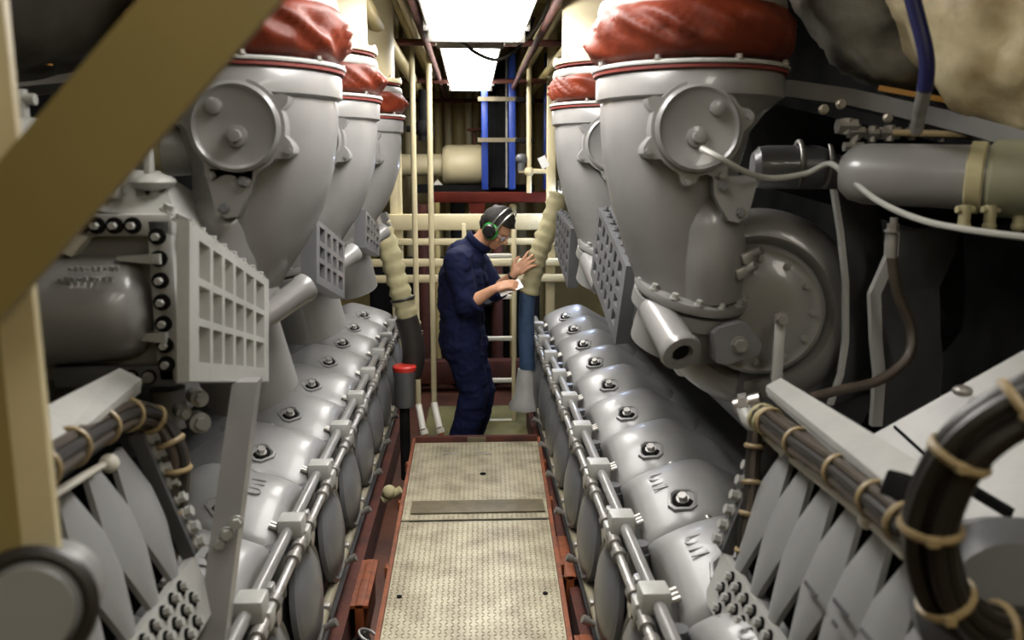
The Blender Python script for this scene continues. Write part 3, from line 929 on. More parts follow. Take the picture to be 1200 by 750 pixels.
# ------------------------------------------------------------------ finned damper panels at the near ends of the engines
def fins(s, x_top, x_bot, z_top, z_bot, ya, yb, n, sd):
    t = thing('fin_panel', 'row of pale grey lens shaped fins at the near %s' % sd, 'fin panel', (s * x_bot, (ya + yb) / 2, z_bot), 'finned panels')
    T = lambda y: V((s * x_top, y, z_top))
    B = lambda y: V((s * x_bot, y, z_bot))
    nrm = (B(0) - T(0)).cross(V((0, 1, 0))).normalized() * s
    if nrm.x * s > 0: nrm = -nrm
    MB().prism([T(ya - .05) - nrm * .03, T(yb + .03) - nrm * .03, B(yb + .03) - nrm * .03, B(ya - .05) - nrm * .03], -nrm * .03).build('backing_plate', 'black', t)
    MB().prism([T(ya - .05) - nrm * .06, T(yb + .03) - nrm * .06, T(yb + .03) - nrm * .06 + V((s * .3, 0, -.02)), T(ya - .05) - nrm * .06 + V((s * .3, 0, -.02))], (0, 0, -.35)).build('casing_block', 'dark', t)
    p = (yb - ya) / n
    first = None
    for i in range(n):
        y = ya + (i + .5) * p
        if first is None:
            rows = []
            for j in range(15):
                v = j / 14
                hw = p * (.19 + .325 * min(1, v / .36) if v < .5 else .17 + .345 * min(1, (1 - v) / .38))
                row = []
                for k in range(7):
                    u = k / 6 * 2 - 1
                    sh_ = .012 * (v - .5)
                    q = T(y).lerp(B(y), v) + V((0, hw * u + sh_, 0))
                    row.append(q + nrm * (.020 * math.cos(u * 1.1) * (.55 + .45 * math.sin(PI * v))))
                rows.append(row)
            mb = MB(); mb.rings(rows, close=False, caps=False)
            geom = bmesh.ops.extrude_face_region(mb.bm, geom=mb.bm.faces[:])
            bmesh.ops.translate(mb.bm, vec=-nrm * .012, verts=[g for g in geom['geom'] if isinstance(g, bmesh.types.BMVert)])
            first = mb.build('fin', 'fin', t, ang=50); y_f = y
        else:
            part_copy(first, t, (0, y - y_f, 0))
    # bolted flange strips along the lower edge and up the far end
    fl = MB().prism([B(ya - .02) + nrm * .015, B(yb + .04) + nrm * .015, B(yb + .04) + (B(0) - T(0)).normalized() * .13 + nrm * .015, B(ya - .02) + (B(0) - T(0)).normalized() * .13 + nrm * .015], -nrm * .02).build('lower_flange', 'light', t)
    dn = (B(0) - T(0)).normalized()
    f_ = None
    for r in range(3):
        nn = int((yb - ya) / .052)
        for i in range(nn):
            y = ya + (i + .5 + .5 * (r % 2)) * .052
            c = B(y) + dn * (.022 + r * .042) + nrm * .015
            if f_ is None:
                f_ = MB().cyl(c - nrm * .001, c + nrm * .002, .017, n=12).build('bolt_shade', 'black', t)  # black disc paints the shade round each flange bolt
                MB().hexbolt(c + nrm * .001 + V((0, .006, 0)), nrm, .010, .014, False).build('flange_bolt', 'light', f_)
                c0_ = c
            else:
                part_copy(f_, t, c - c0_)
    ef = MB().prism([T(yb + .03) + nrm * .02, T(yb + .09) + nrm * .02, B(yb + .09) + nrm * .02, B(yb + .03) + nrm * .02], -nrm * .03).build('end_flange', 'dark', t)
    for i in range(8):
        c = T(yb + .06).lerp(B(yb + .06), (i + .5) / 8) + nrm * .02
        MB().hexbolt(c, nrm, .013, .022).build('end_bolt', 'light', t)
    return t


M['fin'] = mat('fin_grey_paint', (.20, .203, .20), .38, 0, .06, 6, .04, 40)
fR = fins(1, .735, .63, .965, .66, 1.00, 1.92, 8, 'right')
fL = fins(-1, .735, .64, 1.03, .745, .95, 1.78, 7, 'left')
# small stencilled marks on the near right fins
TT, BB = V((.735, 0, .965)), V((.63, 0, .66))
nF = (BB - TT).cross(V((0, 1, 0))).normalized()
if nF.x > 0: nF = -nF
for (px, py, w) in ((950, 690, .036), (985, 712, .038), (978, 731, .012), (1016, 746, .03)):
    r1 = at(px, py, 1) - EYE
    k = ((TT + nF * .034) - EYE).dot(nF) / r1.dot(nF)
    c = EYE + r1 * k
    MB().beam(c - V((0, w * .8, 0)), c + V((0, w * .8, 0)), .008, .003, nF).build('stencil_mark', 'dark', fR)


def bundle(label, pts, n, R, r, ntie, group='tied cable bundles', m='cable', smooth=8):
    P = spline(pts, smooth)
    t = thing('cable_bundle', label, 'cables', P[0], group)
    x, y, a = frame(P[1] - P[0])
    fr = []
    for i, p in enumerate(P):
        tt = (P[min(i + 1, len(P) - 1)] - P[max(i - 1, 0)]).normalized()
        x = (x - tt * x.dot(tt)).normalized(); y = tt.cross(x)
        fr.append((p, x.copy(), y.copy(), tt))
    for k in range(n):
        w = 2 * PI * k / n
        rr = R if k or n < 4 else 0
        path = [p + (x * math.cos(w + i * .01) + y * math.sin(w + i * .01)) * rr for i, (p, x, y, tt) in enumerate(fr)]
        MB().tube(path, r, 8, 0).build('cable', m if k % 3 else 'bcable', t)
    for j in range(ntie):
        i = int((j + .5) / ntie * (len(fr) - 1))
        p, x, y, tt = fr[i]
        MB().torus(p, tt, R + r + .001, .0045, 20, 6, 1.5).box(p + x * (R + r + .004), (.014, .014, .010)).build('cable_tie', 'tie', t)
    return t


# right: cover strip, cable bundle, grab rail
t = thing('cable_cover', 'pale sheet metal cover above right cable bundle', 'cover', at(980, 515, 1.6), 'cable covers')
A0, A1 = at(897, 466, 2.0), at(1052, 578, 1.28)
MB().prism([A0 + V((.0, 0, .03)), A1 + V((-.012, 0, .012)), A1 + V((.045, 0, .045)), A0 + V((.035, 0, .05))], (.0, 0, -.015)).build('cover_sheet', 'light', t)
MB().prism([A0 + V((.0, 0, .03)), A1 + V((-.012, 0, .012)), A1 + V((-.008, 0, -.02)), A0 + V((.004, 0, .005))], (.008, 0, 0)).build('cover_lip', 'light', t)
bundle('brown cable bundle with tan ties below the right pale cover', [at(893, 487, 1.98), at(930, 515, 1.75), at(985, 553, 1.5), at(1040, 596, 1.28), at(1072, 622, 1.2)], 7, .021, .0105, 5)
t = thing('hose_end', 'steel hose union at the far end of the right cable bundle', 'fitting', at(885, 472, 2.05))
MB().cyl(at(862, 476, 2.08), at(892, 468, 2.05), .02, n=14).cyl(at(868, 474, 2.07), at(878, 472, 2.06), .028, n=8).build('union_body', 'steel', t)
MB().tube([at(872, 478, 2.06), at(878, 492, 2.03), at(890, 500, 2.0)], .02, 10).build('union_elbow', 'light', t)
for q in ((893, 489, 1.98), (899, 493, 1.94)):
    MB().torus(at(*q), V((.05, -1, -.2)), .03, .008, 20).build('union_ring', 'lag', t)
single('grab_rail', 'thin pale rail along the top of the right fins', 'rail', MB().tube([at(888, 503, 1.98), at(920, 532, 1.88), at(975, 575, 1.58), at(1020, 612, 1.4), at(1060, 650, 1.22)], .009, 8).ell(at(1016, 610, 1.4), (.016, .016, .016)).ell(at(922, 533, 1.87), (.018, .018, .018)), 'white')
bundle('dark cable bundle dropping from the right hose union', [at(885, 505, 1.97), at(882, 545, 1.95), at(880, 585, 1.92), at(874, 620, 1.9), at(872, 665, 1.88)], 4, .010, .009, 4)
bundle('thick black cable loop arching at the lower right', [at(1420, 490, .92), at(1260, 460, .98), at(1195, 478, 1.0), at(1135, 520, 1.02), at(1100, 580, 1.04), at(1090, 640, 1.05), at(1108, 700, 1.06), at(1150, 735, 1.07), at(1230, 740, 1.08)], 9, .025, .012, 6, m='bcable')
single('junction_box', 'black junction box at the near end of the right cover', 'box', MB().box(at(1070, 580, 1.25), (.06, .08, .05), (0, .3, .2), .006), 'black')
t = thing('generator_hood', 'broad pale grey sloped hood at the lower right', 'hood', at(1120, 500, 1.5))
MB().prism([at(1018, 512, 1.85), at(1215, 402, 1.6), at(1420, 290, 1.41), at(1560, 520, 1.2), at(1560, 760, 1.05), at(1150, 700, 1.25)], (.05, .12, -.06)).build('hood_sheet', 'light', t)
MB().beam(at(1048, 500, 1.74), at(1092, 540, 1.56), .004, .006).build('hood_seam', 'black', t)
MB().beam(at(1140, 575, 1.36), at(1185, 602, 1.30), .014, .016).build('hood_slot', 'black', t)
MB().ell(at(1128, 458, 1.66), (.02, .02, .012)).build('hood_rivet', 'dullsteel', t)
MB_ = MB(); MB_.lathe([(.001, .05), (.1, .045), (.14, 0), (.15, -.2)], at(1195, 720, 1.12), (-.5, -1, .5), 32)
single('round_casing', 'dark grey rounded casing behind the lower right cables', 'casing', MB_, 'dark')

# left: cover strip, cable bundle, rail
t = thing('cable_cover', 'pale sheet metal cover above left cable bundle', 'cover', at(110, 480, 1.6), 'cable covers')
A0, A1 = at(166, 444, 1.85), at(38, 528, 1.25)
MB().prism([A0 + V((.0, 0, .0)), A1 + V((.012, 0, -.02)), A1 + V((-.05, 0, .03)), A0 + V((-.045, 0, .025))], (.0, 0, -.012)).build('cover_sheet', 'light', t)
MB().prism([A0, A1 + V((.012, 0, -.02)), A1 + V((.008, 0, -.045)), A0 + V((-.004, 0, -.03))], (-.008, 0, 0)).build('cover_lip', 'light', t)
bundle('brown cable bundle with tan ties below the left pale cover', [at(30, 560, 1.18), at(70, 532, 1.35), at(115, 503, 1.58), at(150, 486, 1.75), at(178, 492, 1.85), at(200, 522, 1.86), at(206, 560, 1.86), at(198, 620, 1.84), at(190, 660, 1.84)], 7, .021, .0105, 9)
single('grab_rail', 'thin pale rail along the top of the left fins', 'rail', MB().tube([at(30, 600, 1.2), at(75, 572, 1.4), at(120, 545, 1.65)], .008, 8, 3).ell(at(128, 543, 1.68), (.02, .02, .02)), 'white')
t = thing('pipe_nipple', 'steel nipple fittings under the left grille', 'fitting', at(225, 490, 2.15))
MB().cyl(at(196, 455, 2.2), at(200, 500, 2.2), .045, n=16).build('nipple_body', 'engine', t)
for q in ((228, 463, .022), (229, 492, .026), (210, 480, .018)):
    MB().cyl(at(q[0], q[1], 2.12), at(q[0] + 6, q[1] + 4, 2.06), q[2], n=12).cyl(at(q[0] + 6, q[1] + 4, 2.06), at(q[0] + 8, q[1] + 5, 2.04), q[2] * .6, n=6).build('nipple_nut', 'light', t)
t = thing('gauge_casing', 'rounded pale grey casing with black rubber rim at lower left corner', 'casing', at(20, 700, .95))
MB_ = MB(); MB_.lathe([(.001, .02), (.05, .02), (.058, .0), (.06, -.12)], at(35, 715, .93), (.25, -1, .25), 28); MB_.build('casing_shell', 'fin', t)
MB().torus(at(35, 715, .93), (.25, -1, .25), .064, .010, 28).build('rubber_rim', 'bcable', t)

# ------------------------------------------------------------------ foreground post and diagonal brace
t = thing('foreground_frame', 'blurred cream post with cream diagonal brace in painted shade at near left', 'frame', (-.53, 1.0, FZ))
MB().box((-.525, 1.0, 1.25), (.042, .012, 3.1)).build('post_flange', 'cream', t)
MB().box((-.550, .945, 1.25), (.01, .11, 3.1)).build('post_web', 'olive', t)  # web and brace are cream, their shade painted in as colour
pa, pb = at(-30, 317, .9), at(245, 0, .9)
ext = (pb - pa)
MB().beam(pa - ext * .08, pb + ext * 1.1, .012, .098, (0, 1, 0)) if False else None
dirn = ext.normalized(); nrm = V((-dirn.z, 0, dirn.x))
hw = .0505
q0, q1 = pa - dirn * .03, pb + dirn * .35
MB().prism([q0 - nrm * hw, q1 - nrm * hw, q1 + nrm * hw, q0 + nrm * hw], (0, .012, 0)).build('diagonal_brace', 'olive', t)  # cream brace, its shade mixed into the olive colour

# ------------------------------------------------------------------ midground and background
def hose(s, pts, label, rs=.062):
    t = thing('lagged_hose', label, 'hose', pts[-1], 'lagged hoses')
    P = spline(pts, 8)
    rows = []; x, y, a = frame(P[1] - P[0]); n = 20
    for i, p in enumerate(P):
        tt = (P[min(i + 1, len(P) - 1)] - P[max(i - 1, 0)]).normalized()
        x = (x - tt * x.dot(tt)).normalized(); y = tt.cross(x)
        rows.append([p + (x * math.cos(2 * PI * k / n) + y * math.sin(2 * PI * k / n)) * (rs + .007 * math.sin(i * 2.1) + .008 * noise.noise(p * 20 + V((k, 0, s)))) for k in range(n)])
    m_ = MB(); m_.rings(rows); m_.build('lagging', 'lag', t, ang=80)
    return t


t = hose(-1, [at(444, 262, 5.0), at(455, 290, 5.0), at(466, 330, 5.0), at(475, 362, 5.0), at(484, 396, 5.0)], 'olive lagged hose hanging beside the left white poles')
MB().tube([at(476, 372, 4.98), at(483, 398, 4.98), at(485, 420, 4.98), at(480, 440, 4.98)], .068, 14).build('black_sleeve', 'bcable', t)
for q in ((472, 350, 5.0), (482, 392, 5.0)):
    MB().torus(at(*q), at(484, 396, 5) - at(472, 350, 5), .068, .008, 20).build('hose_band', 'bcable', t)
MB().cyl(at(440, 252, 5.0), at(445, 268, 5.0), .07, n=16).build('steel_collar', 'steel', t)
t = hose(1, [at(655, 225, 5.5), at(646, 258, 5.5), at(634, 290, 5.5), at(626, 315, 5.5), at(620, 345, 5.5)], 'olive lagged hose the mechanic leans his hand on')
MB().tube([at(619, 338, 5.5), at(617, 365, 5.5), at(617, 400, 5.5), at(618, 432, 5.5)], .052, 16).build('blue_sleeve', 'bluecloth', t)
MB().lathe([(.05, 0), (.055, .02), (.075, .18), (.11, .24), (.11, .27)], at(616, 432, 5.5), (0, 0, -1), 20).build('cone_foot', 'light', t)
t = thing('oil_canister', 'dark grey canister with red cap beside left engine', 'canister', at(474, 470, 5.0))
cb = at(474, 476, 4.9); ct = at(474, 432, 4.9)
MB().lathe([(.055, 0), (.062, .01), (.062, (ct - cb).length - .05), (.066, (ct - cb).length - .04), (.066, (ct - cb).length - .01)], cb, ct - cb, 20).build('canister_body', 'dark', t)
MB().lathe([(.066, 0), (.07, .006), (.07, .026), (.06, .034), (.001, .035)], ct - V((0, 0, .012)), (0, 0, 1), 20).build('cap', 'redcap', t)
MB().cyl(cb - V((0, 0, .45)), cb, .03, n=12).build('canister_stand', 'black', t)

# white upright poles with lashings
for i, (px, py1, sh) in enumerate(((487, 478, 0), (506, 476, .02))):
    top = at(px, 300, 5.9)
    bt = at(px + 1, py1, 5.9)
    t = thing('white_pole', ('left' if i == 0 else 'right') + ' one of two slim white upright poles left of mechanic', 'pole', (bt.x, bt.y, bt.z), 'white poles')
    MB().cyl((top.x, 5.9, bt.z), (top.x, 5.9, CZ), .019, n=12).build('tube', 'cream', t)
    e = at(px + 9, py1 + 26, 5.75)
    MB().cyl((top.x, 5.9, bt.z + .02), e, .024, n=10).cyl(e, e + V((.01, -.01, -.03)), .03, n=10).build('foot_fitting', 'white', t)
    MB().cyl(e, at(px + 14, py1 + 45, 5.7), .02, n=10).build('red_base', 'orange', t)

# railings
def rail(label, y, x0, x1, z, h, d=.06, m='cream', name='guard_rail', group='cream cross rails'):
    single(name, label, 'rail', MB().box(((x0 + x1) / 2, y, z), (x1 - x0, d, h), bevel=min(h, d) * .2), m, group)


def zat(py, Y, px=552):
    return at(px, py, Y).z


rail('thick cream cross beam behind the mechanic\'s head', 6.69, -.95, .75, zat(261, 6.6), .125)
rail('cream cross rail just below the thick cross beam', 6.69, -.95, .75, zat(283, 6.7), .05)
rail('cream cross rail at the mechanic\'s chest height', 6.69, -.95, .75, zat(309, 6.6), .06)
rail('lowest cream cross rail behind the mechanic', 6.69, -.95, .75, zat(328, 6.6), .06)
for i, px in enumerate((464, 470, 645)):
    p = at(px, 300, 6.75)
    single('rail_post', ['leftmost cream post holding the cross rails', 'second cream post holding the cross rails', 'right cream post holding the cross rails'][i], 'post', MB().box((p.x, 6.75, (CZ + FZ) / 2), (.07 if i != 1 else .035, .07, CZ - FZ), bevel=.008), 'cream', 'cream posts')
# ladder
t = thing('ladder', 'white ladder behind the mechanic', 'ladder', (at(590, 500, 6.25).x, 6.25, FZ))
lx0, lx1 = at(545, 400, 6.25).x, at(602, 400, 6.25).x
for lx in (lx0, lx1):
    MB().box((lx, 6.25, (zat(262, 6.25) + FZ) / 2), (.03, .05, zat(262, 6.25) - FZ), bevel=.006).build('stile', 'cream', t)
for py in (300, 348, 397, 446, 494):
    MB().box(((lx0 + lx1) / 2, 6.25, zat(py, 6.25)), (lx1 - lx0, .04, .03), bevel=.006).build('rung', 'white', t)
# red beam and below
t = thing('red_beam', 'dark red horizontal beam under the blue heat exchanger', 'beam', at(570, 235, 7.2))
x0, x1 = at(505, 234, 7.2).x, at(650, 234, 7.2).x
MB().box(((x0 + x1) / 2, 7.2, zat(231, 7.2)), (x1 - x0, .12, .09), bevel=.006).build('beam_web', 'brownred', t) if False else None
M['redbeam'] = mat('dark_red_beam_paint', (.055, .008, .004), .7, 0, .2, 6, spec=.1)
MB().box(((x0 + x1) / 2, 7.2, zat(231, 7.2)), (x1 - x0, .12, .085), bevel=.006).build('beam_web', 'redbeam', t)
MB().prism([at(549, 237, 7.15), at(569, 237, 7.15), at(566, 256, 7.15), at(552, 256, 7.15)], (0, .08, 0)).build('hanger_bracket', 'redbeam', t)
# plate heat exchanger
t = thing('heat_exchanger', 'plate heat exchanger with blue posts and dark plate pack', 'heat exchanger', at(585, 224, 7.35))
for px, y in ((568, 7.3), (600, 7.25), (641, 7.45)):
    p = at(px, 160, y)
    MB().box((p.x, y, (zat(222, y) + zat(62, y)) / 2), (.055, .08, zat(62, y) - zat(222, y)), bevel=.006).build('blue_post', 'blue', t)
xa, xb = at(574, 150, 7.5).x, at(596, 150, 7.5).x
for i in range(10):
    x = xa + (xb - xa) * i / 9
    MB().box((x, 7.65, (zat(220, 7.5) + zat(68, 7.5)) / 2), (.014, .3, zat(68, 7.5) - zat(220, 7.5))).build('exchanger_plate', 'dullsteel' if i == 8 else 'black', t)
for py in (116, 164):
    MB().beam(at(560, py, 7.22), at(606, py, 7.22), .03, .035).build('tie_bar', 'treadstrip', t)
    MB().beam(at(604, py + 1, 7.2), at(626, py + 1, 7.2), .05, .04, bevel=.008).build('tie_bracket', 'black', t)
# tank
t = thing('expansion_tank', 'cream horizontal tank left of the blue heat exchanger', 'tank', at(540, 192, 8.0))
tl, tr = at(519, 193, 8.0), at(566, 193, 8.0)
L = (tr - tl).length
MB().lathe([(.06, -.01), (.15, .0), (.175, .03), (.18, .07), (.18, L - .03), (.16, L), (.001, L + .03)], tl, tr - tl, 28).build('tank_shell', 'cream', t)
MB().cyl(at(440, 194, 8.0), at(520, 193, 8.0), .10, n=20).build('tank_pipe', 'cream', t)
MB().prism([at(500, 226, 7.9), at(528, 226, 7.9), at(512, 210, 7.9)], (0, .1, 0)).build('tank_bracket', 'white', t)
single('tank_saddle', 'black saddle beam beneath the cream tank', 'beam', MB().box(((tl.x + tr.x) / 2 + .1, 8.0, zat(221, 8.0)), (1.1, .4, .07)), 'black')
# background pipes on the rear wall
for i, (px, w, y, m_) in enumerate(((526, .05, 9.2, 'cream'), (538, .075, 9.1, 'creamdk'), (549, .035, 9.0, 'cream'), (557, .05, 9.2, 'creamdk'), (513, .04, 8.8, 'creamdk'), (480, .05, 8.6, 'cream'), (590, .05, 9.2, 'creamdk'), (612, .05, 9.2, 'cream'), (632, .07, 9.2, 'creamdk'))):
    x = at(px, 150, y).x
    single('wall_pipe', 'vertical cream pipe on the rear wall, %s' % ['first right of the white poles', 'thick one above the tank', 'thin one above the tank', 'just left of the blue heat exchanger', 'right beside the white poles', 'behind the left white pole', 'behind the exchanger plates', 'right of the middle blue post', 'left of the right blue post'][i], 'pipe', MB().cyl((x, y, FZ), (x, y, CZ), w, n=14), m_, 'rear wall pipes')
t = thing('pipe_stand', 'slim cream standpipe with crossbars right of the blue posts', 'pipe', at(620, 225, 6.9))
MB().cyl(at(620, 226, 6.9), at(620, 70, 6.9), .02, n=10).build('standpipe', 'cream', t)
MB().cyl(at(608, 200, 6.9), at(645, 201, 6.9), .02, n=10).build('cross_pipe', 'cream', t)
MB().ell(at(611, 186, 6.9), (.05, .05, .04), 12, 8).cyl(at(611, 200, 6.9), at(611, 184, 6.9), .03, n=10).build('valve_body', 'dark', t)
MB().ell(at(620, 201, 6.9), (.04, .04, .04), 12, 8).build('pipe_cross', 'cream', t)
p = at(637, 190, 6.4)
t = thing('paper_tag', 'small white paper tag hanging by the right cream pipe', 'tag', p)
MB().box(p, (.06, .004, .085), (0, -.45, 0)).build('tag_sheet', 'paper', t)
MB().tube([p + V((.0, 0, .03)), p + V((.03, .1, .06)), at(640, 200, 6.9)], .003, 5).build('string', 'tie', t)
single('hand_wheel', 'small dark handwheel above the cream tank', 'valve', MB().torus(at(556, 152, 8.0), (0, 0, 1), .06, .012, 20).cyl(at(556, 152, 8.0), at(556, 182, 8.0), .015, n=8), 'brown')
t = thing('wall_valve', 'dark valve assembly between the two white poles', 'valve', at(497, 150, 6.6))
MB().cyl(at(495, 105, 6.6), at(495, 165, 6.6), .03, n=10).ell(at(495, 150, 6.6), (.06, .05, .07), 12, 8).cyl(at(476, 151, 6.6), at(508, 151, 6.6), .025, n=10).ell(at(505, 153, 6.6), (.03, .03, .06), 10, 6).build('valve_body', 'black', t)
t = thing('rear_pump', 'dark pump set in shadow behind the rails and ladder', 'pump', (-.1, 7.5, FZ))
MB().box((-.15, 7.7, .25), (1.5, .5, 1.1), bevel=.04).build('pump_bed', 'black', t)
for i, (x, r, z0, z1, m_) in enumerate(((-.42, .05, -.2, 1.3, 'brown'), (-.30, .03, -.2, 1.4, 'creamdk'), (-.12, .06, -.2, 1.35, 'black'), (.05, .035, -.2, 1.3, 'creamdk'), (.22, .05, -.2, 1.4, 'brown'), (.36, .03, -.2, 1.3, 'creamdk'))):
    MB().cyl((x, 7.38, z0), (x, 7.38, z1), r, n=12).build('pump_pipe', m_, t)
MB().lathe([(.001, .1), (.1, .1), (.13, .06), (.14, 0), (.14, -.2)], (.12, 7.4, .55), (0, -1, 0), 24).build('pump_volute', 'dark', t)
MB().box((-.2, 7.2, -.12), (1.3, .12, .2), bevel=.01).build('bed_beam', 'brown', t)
# overhead pipes and cables
for i, (px, py, r, m_) in enumerate(((490, 60, .03, 'creamdk'), (500, 72, .02, 'cream'), (478, 85, .04, 'creamdk'), (512, 84, .02, 'brown'), (618, 70, .03, 'creamdk'), (632, 50, .045, 'cream'), (607, 92, .018, 'brown'), (645, 80, .03, 'creamdk'))):
    p = at(px, py, 6.5)
    single('overhead_pipe', ['cream overhead pipe left of the lamps', 'thin overhead pipe left of the lamps', 'thick overhead pipe above the white poles', 'thin brown conduit left of the far lamp', 'cream overhead pipe right of the lamps', 'thick overhead pipe right of the lamps', 'thin brown conduit right of the far lamp', 'overhead pipe near the right riser'][i], 'pipe', MB().cyl((p.x, 3.4, p.z), (p.x, 9.4, p.z), r, n=12), m_, 'overhead pipes')
for i, (y, py) in enumerate(((7.0, 95), (8.4, 118), (5.2, 50))):
    z = zat(py, y)
    single('cross_conduit', ['middle', 'far', 'near'][i] + ' dark conduit crossing below the ceiling', 'conduit', MB().cyl((-1.2, y, z), (1.2, y, z), .02, n=10), 'brown', 'cross conduits')
single('lamp_cable', 'dark cable sagging between the two lamp fixtures', 'cable', MB().tube([at(530, 46, 4.2), at(545, 52, 4.4), at(558, 62, 4.5), at(580, 70, 4.5), at(600, 62, 4.5), at(616, 44, 4.5), at(626, 20, 4.5)], .009, 8), 'bcable')
single('lamp_conduit', 'tan flexible conduit curving right of the large lamp', 'conduit', MB().tube([at(592, 50, 4.4), at(612, 48, 4.4), at(630, 30, 4.4), at(645, 0, 4.4)], .013, 10), 'dullsteel')

# bilge details beside the walkway
for i, (s, y, x, l) in enumerate(((-1, 2.5, .44, .5), (-1, 3.3, .45, .4), (1, 2.6, .395, .5), (1, 3.5, .40, .4))):
    single('bilge_beam', 'rusty red bilge beam %s of the walkway, %s one' % (SIDE[s], ['near', 'far', 'near', 'far'][i]), 'beam', MB().box((s * x, y, -.17), (.035, l, .2), bevel=.004).box((s * x, y, -.08), (.07, l, .012)), 'orange', 'bilge frames')
single('bilge_hose', 'blue hose end curving beside walkway at bottom left', 'hose', MB().tube([(-.46, 2.35, -.12), (-.43, 2.5, -.02), (-.39, 2.6, .0), (-.37, 2.75, -.1)], .014, 10), 'blue')
t = thing('bilge_valve', 'small black valve in the bilge left of the walkway', 'valve', (-.41, 2.85, -.1))
MB().cyl((-.45, 2.85, -.1), (-.385, 2.85, -.06), .02, n=10).cyl((-.41, 2.8, -.12), (-.41, 2.95, -.1), .018, n=10).build('valve_body', 'bcable', t)
MB().torus((-.385, 2.85, -.055), (.5, 0, 1), .035, .006, 18).build('hand_wheel', 'dullsteel', t)
single('red_knob', 'small red knob in the bilge at the bottom right', 'valve', MB().torus((.385, 2.62, -.02), (0, 0, 1), .03, .008, 16).cyl((.385, 2.62, -.12), (.385, 2.62, -.01), .01, n=8), 'redcap')
single('cage_lamp', 'pale capped fitting on the left bilge pipe', 'fitting', MB().ell((-.42, 4.05, .02), (.035, .04, .035), 12, 8).cyl((-.45, 4.05, -.02), (-.36, 4.05, .03), .022, n=12), 'lag')

# ------------------------------------------------------------------ the mechanic
PX = lambda px, py, Y: at(px, py, Y)
pr_ = thing('person', 'person in navy coveralls and green ear defenders reading a paper, left hand on hose', 'person', (at(542, 500, 5.5).x, 5.5, FZ))
YN, YF = 5.31, 5.68
pel = PX(543, 402, 5.5); wai = PX(542, 372, 5.5); che = PX(543, 325, 5.5); nb = PX(553, 293, 5.5)
hd = PX(581, 268, 5.47)
shN, elN, wrN = PX(535, 308, YN), PX(549, 357, YN - .05), PX(578, 339, YN - .09)
shF, elF, wrF = PX(556, 304, YF), PX(582, 340, 5.60), PX(602, 322, 5.43)
hipN, kneN, ankN = PX(544, 410, 5.41), PX(556, 460, 5.40), PX(541, 515, 5.42)
hipF, kneF, ankF = PX(548, 410, 5.59), PX(564, 460, 5.60), PX(552, 515, 5.60)
ankN.z = ankF.z = FZ + .09
bd = MB()
bd.caps_chain([(pel, .11), (wai, .10), (che, .12), (nb, .07), (PX(566, 280, 5.49), .058), (PX(572, 272, 5.48), .058)])
for a, b, c in ((shN, elN, wrN), (shF, elF, wrF)):
    bd.caps_chain([(che.lerp(nb, .6), .07), (a, .06), (b, .043), (b.lerp(c, .35), .043), (c, .028)])
for a, b, c in ((hipN, kneN, ankN), (hipF, kneF, ankF)):
    bd.caps_chain([(a, .085), (b, .058), (c, .04)])
# head: forward (gaze) axis tilted down, face turned a little to the camera
fw = V((.70, -.30, -.62)).normalized()
sd = fw.cross(V((0, 0, 1))).normalized()       # the person's right
upv = sd.cross(fw).normalized()
HR = Matrix((fw, -sd, upv)).transposed()       # local x forward, y left, z up
H = lambda x, y, z: hd + HR @ V((x, y, z))
bd.ell(H(-.012, 0, .03), (.098, .078, .098), 20, 14, HR)
bd.ell(H(.028, 0, -.045), (.062, .06, .075), 16, 12, HR)
bd.ell(H(.052, 0, -.095), (.030, .034, .026), 12, 8, HR)
bd.caps_chain([(H(.088, 0, .005), .010), (H(.108, 0, -.030), .015)])
bd.ell(H(.098, .012, -.036), (.012, .010, .009), 8, 6, HR).ell(H(.098, -.012, -.036), (.012, .010, .009), 8, 6, HR)
bd.ell(H(.082, 0, .022), (.014, .052, .012), 12, 8, HR)
bd.ell(H(.080, 0, -.066), (.012, .024, .006), 10, 6, HR).ell(H(.079, 0, -.078), (.012, .022, .007), 10, 6, HR)
for s in (1, -1):
    bd.ell(H(.050, s * .042, -.03), (.032, .024, .024), 10, 8, HR)
    bd.ell(H(-.01, s * .080, -.005), (.020, .010, .034), 10, 8, HR)


def hand(w, f, up, curl, side, spread=.012, L=1.):
    """palm and five fingers; f = along the hand, up = back of the hand, side = towards the thumb"""
    f = f.normalized(); sd_ = side.normalized(); dn = -up.normalized()
    bd.caps_chain([(w, .026), (w + f * .03, .027)])
    for k in range(4):
        o = sd_ * (.030 - .020 * k)
        ln = (.088, .096, .090, .070)[k] * L
        a = w + f * .035 + o * .8
        b = w + f * .088 + o
        pts = [(a, .014), (b, .0115)]
        d = f.copy(); p = b
        for j, q in enumerate((.42, .32, .26)):
            ang = curl[j]
            d = (d * math.cos(ang) + dn * math.sin(ang)).normalized()
            p = p + d * ln * q + sd_ * spread * (.5 - k / 3) * .5
            pts.append((p, .0102 - .0009 * j))
        bd.caps_chain(pts, 8)
    a = w + f * .02 + sd_ * .022
    b = a + (sd_ * .8 + f * .6 + dn * .3).normalized() * .045
    c = b + (f * .85 + sd_ * .3 + dn * .3).normalized() * .034
    e = c + (f * .9 + dn * .4).normalized() * .026
    bd.caps_chain([(a, .016), (b, .0135), (c, .0115), (e, .0095)], 8)


fN = V((.9, -.05, .32))
hand(wrN, fN, V((-.35, -.5, .85)), (.35, .6, .5), V((.1, .8, .5)))
fF = V((.72, -.02, .66))
hand(wrF, fF, V((-.25, -.9, .25)), (.12, .22, .2), V((-.66, .1, .72)), .03)
bd.build('body', 'skin', pr_, remesh=.0065)

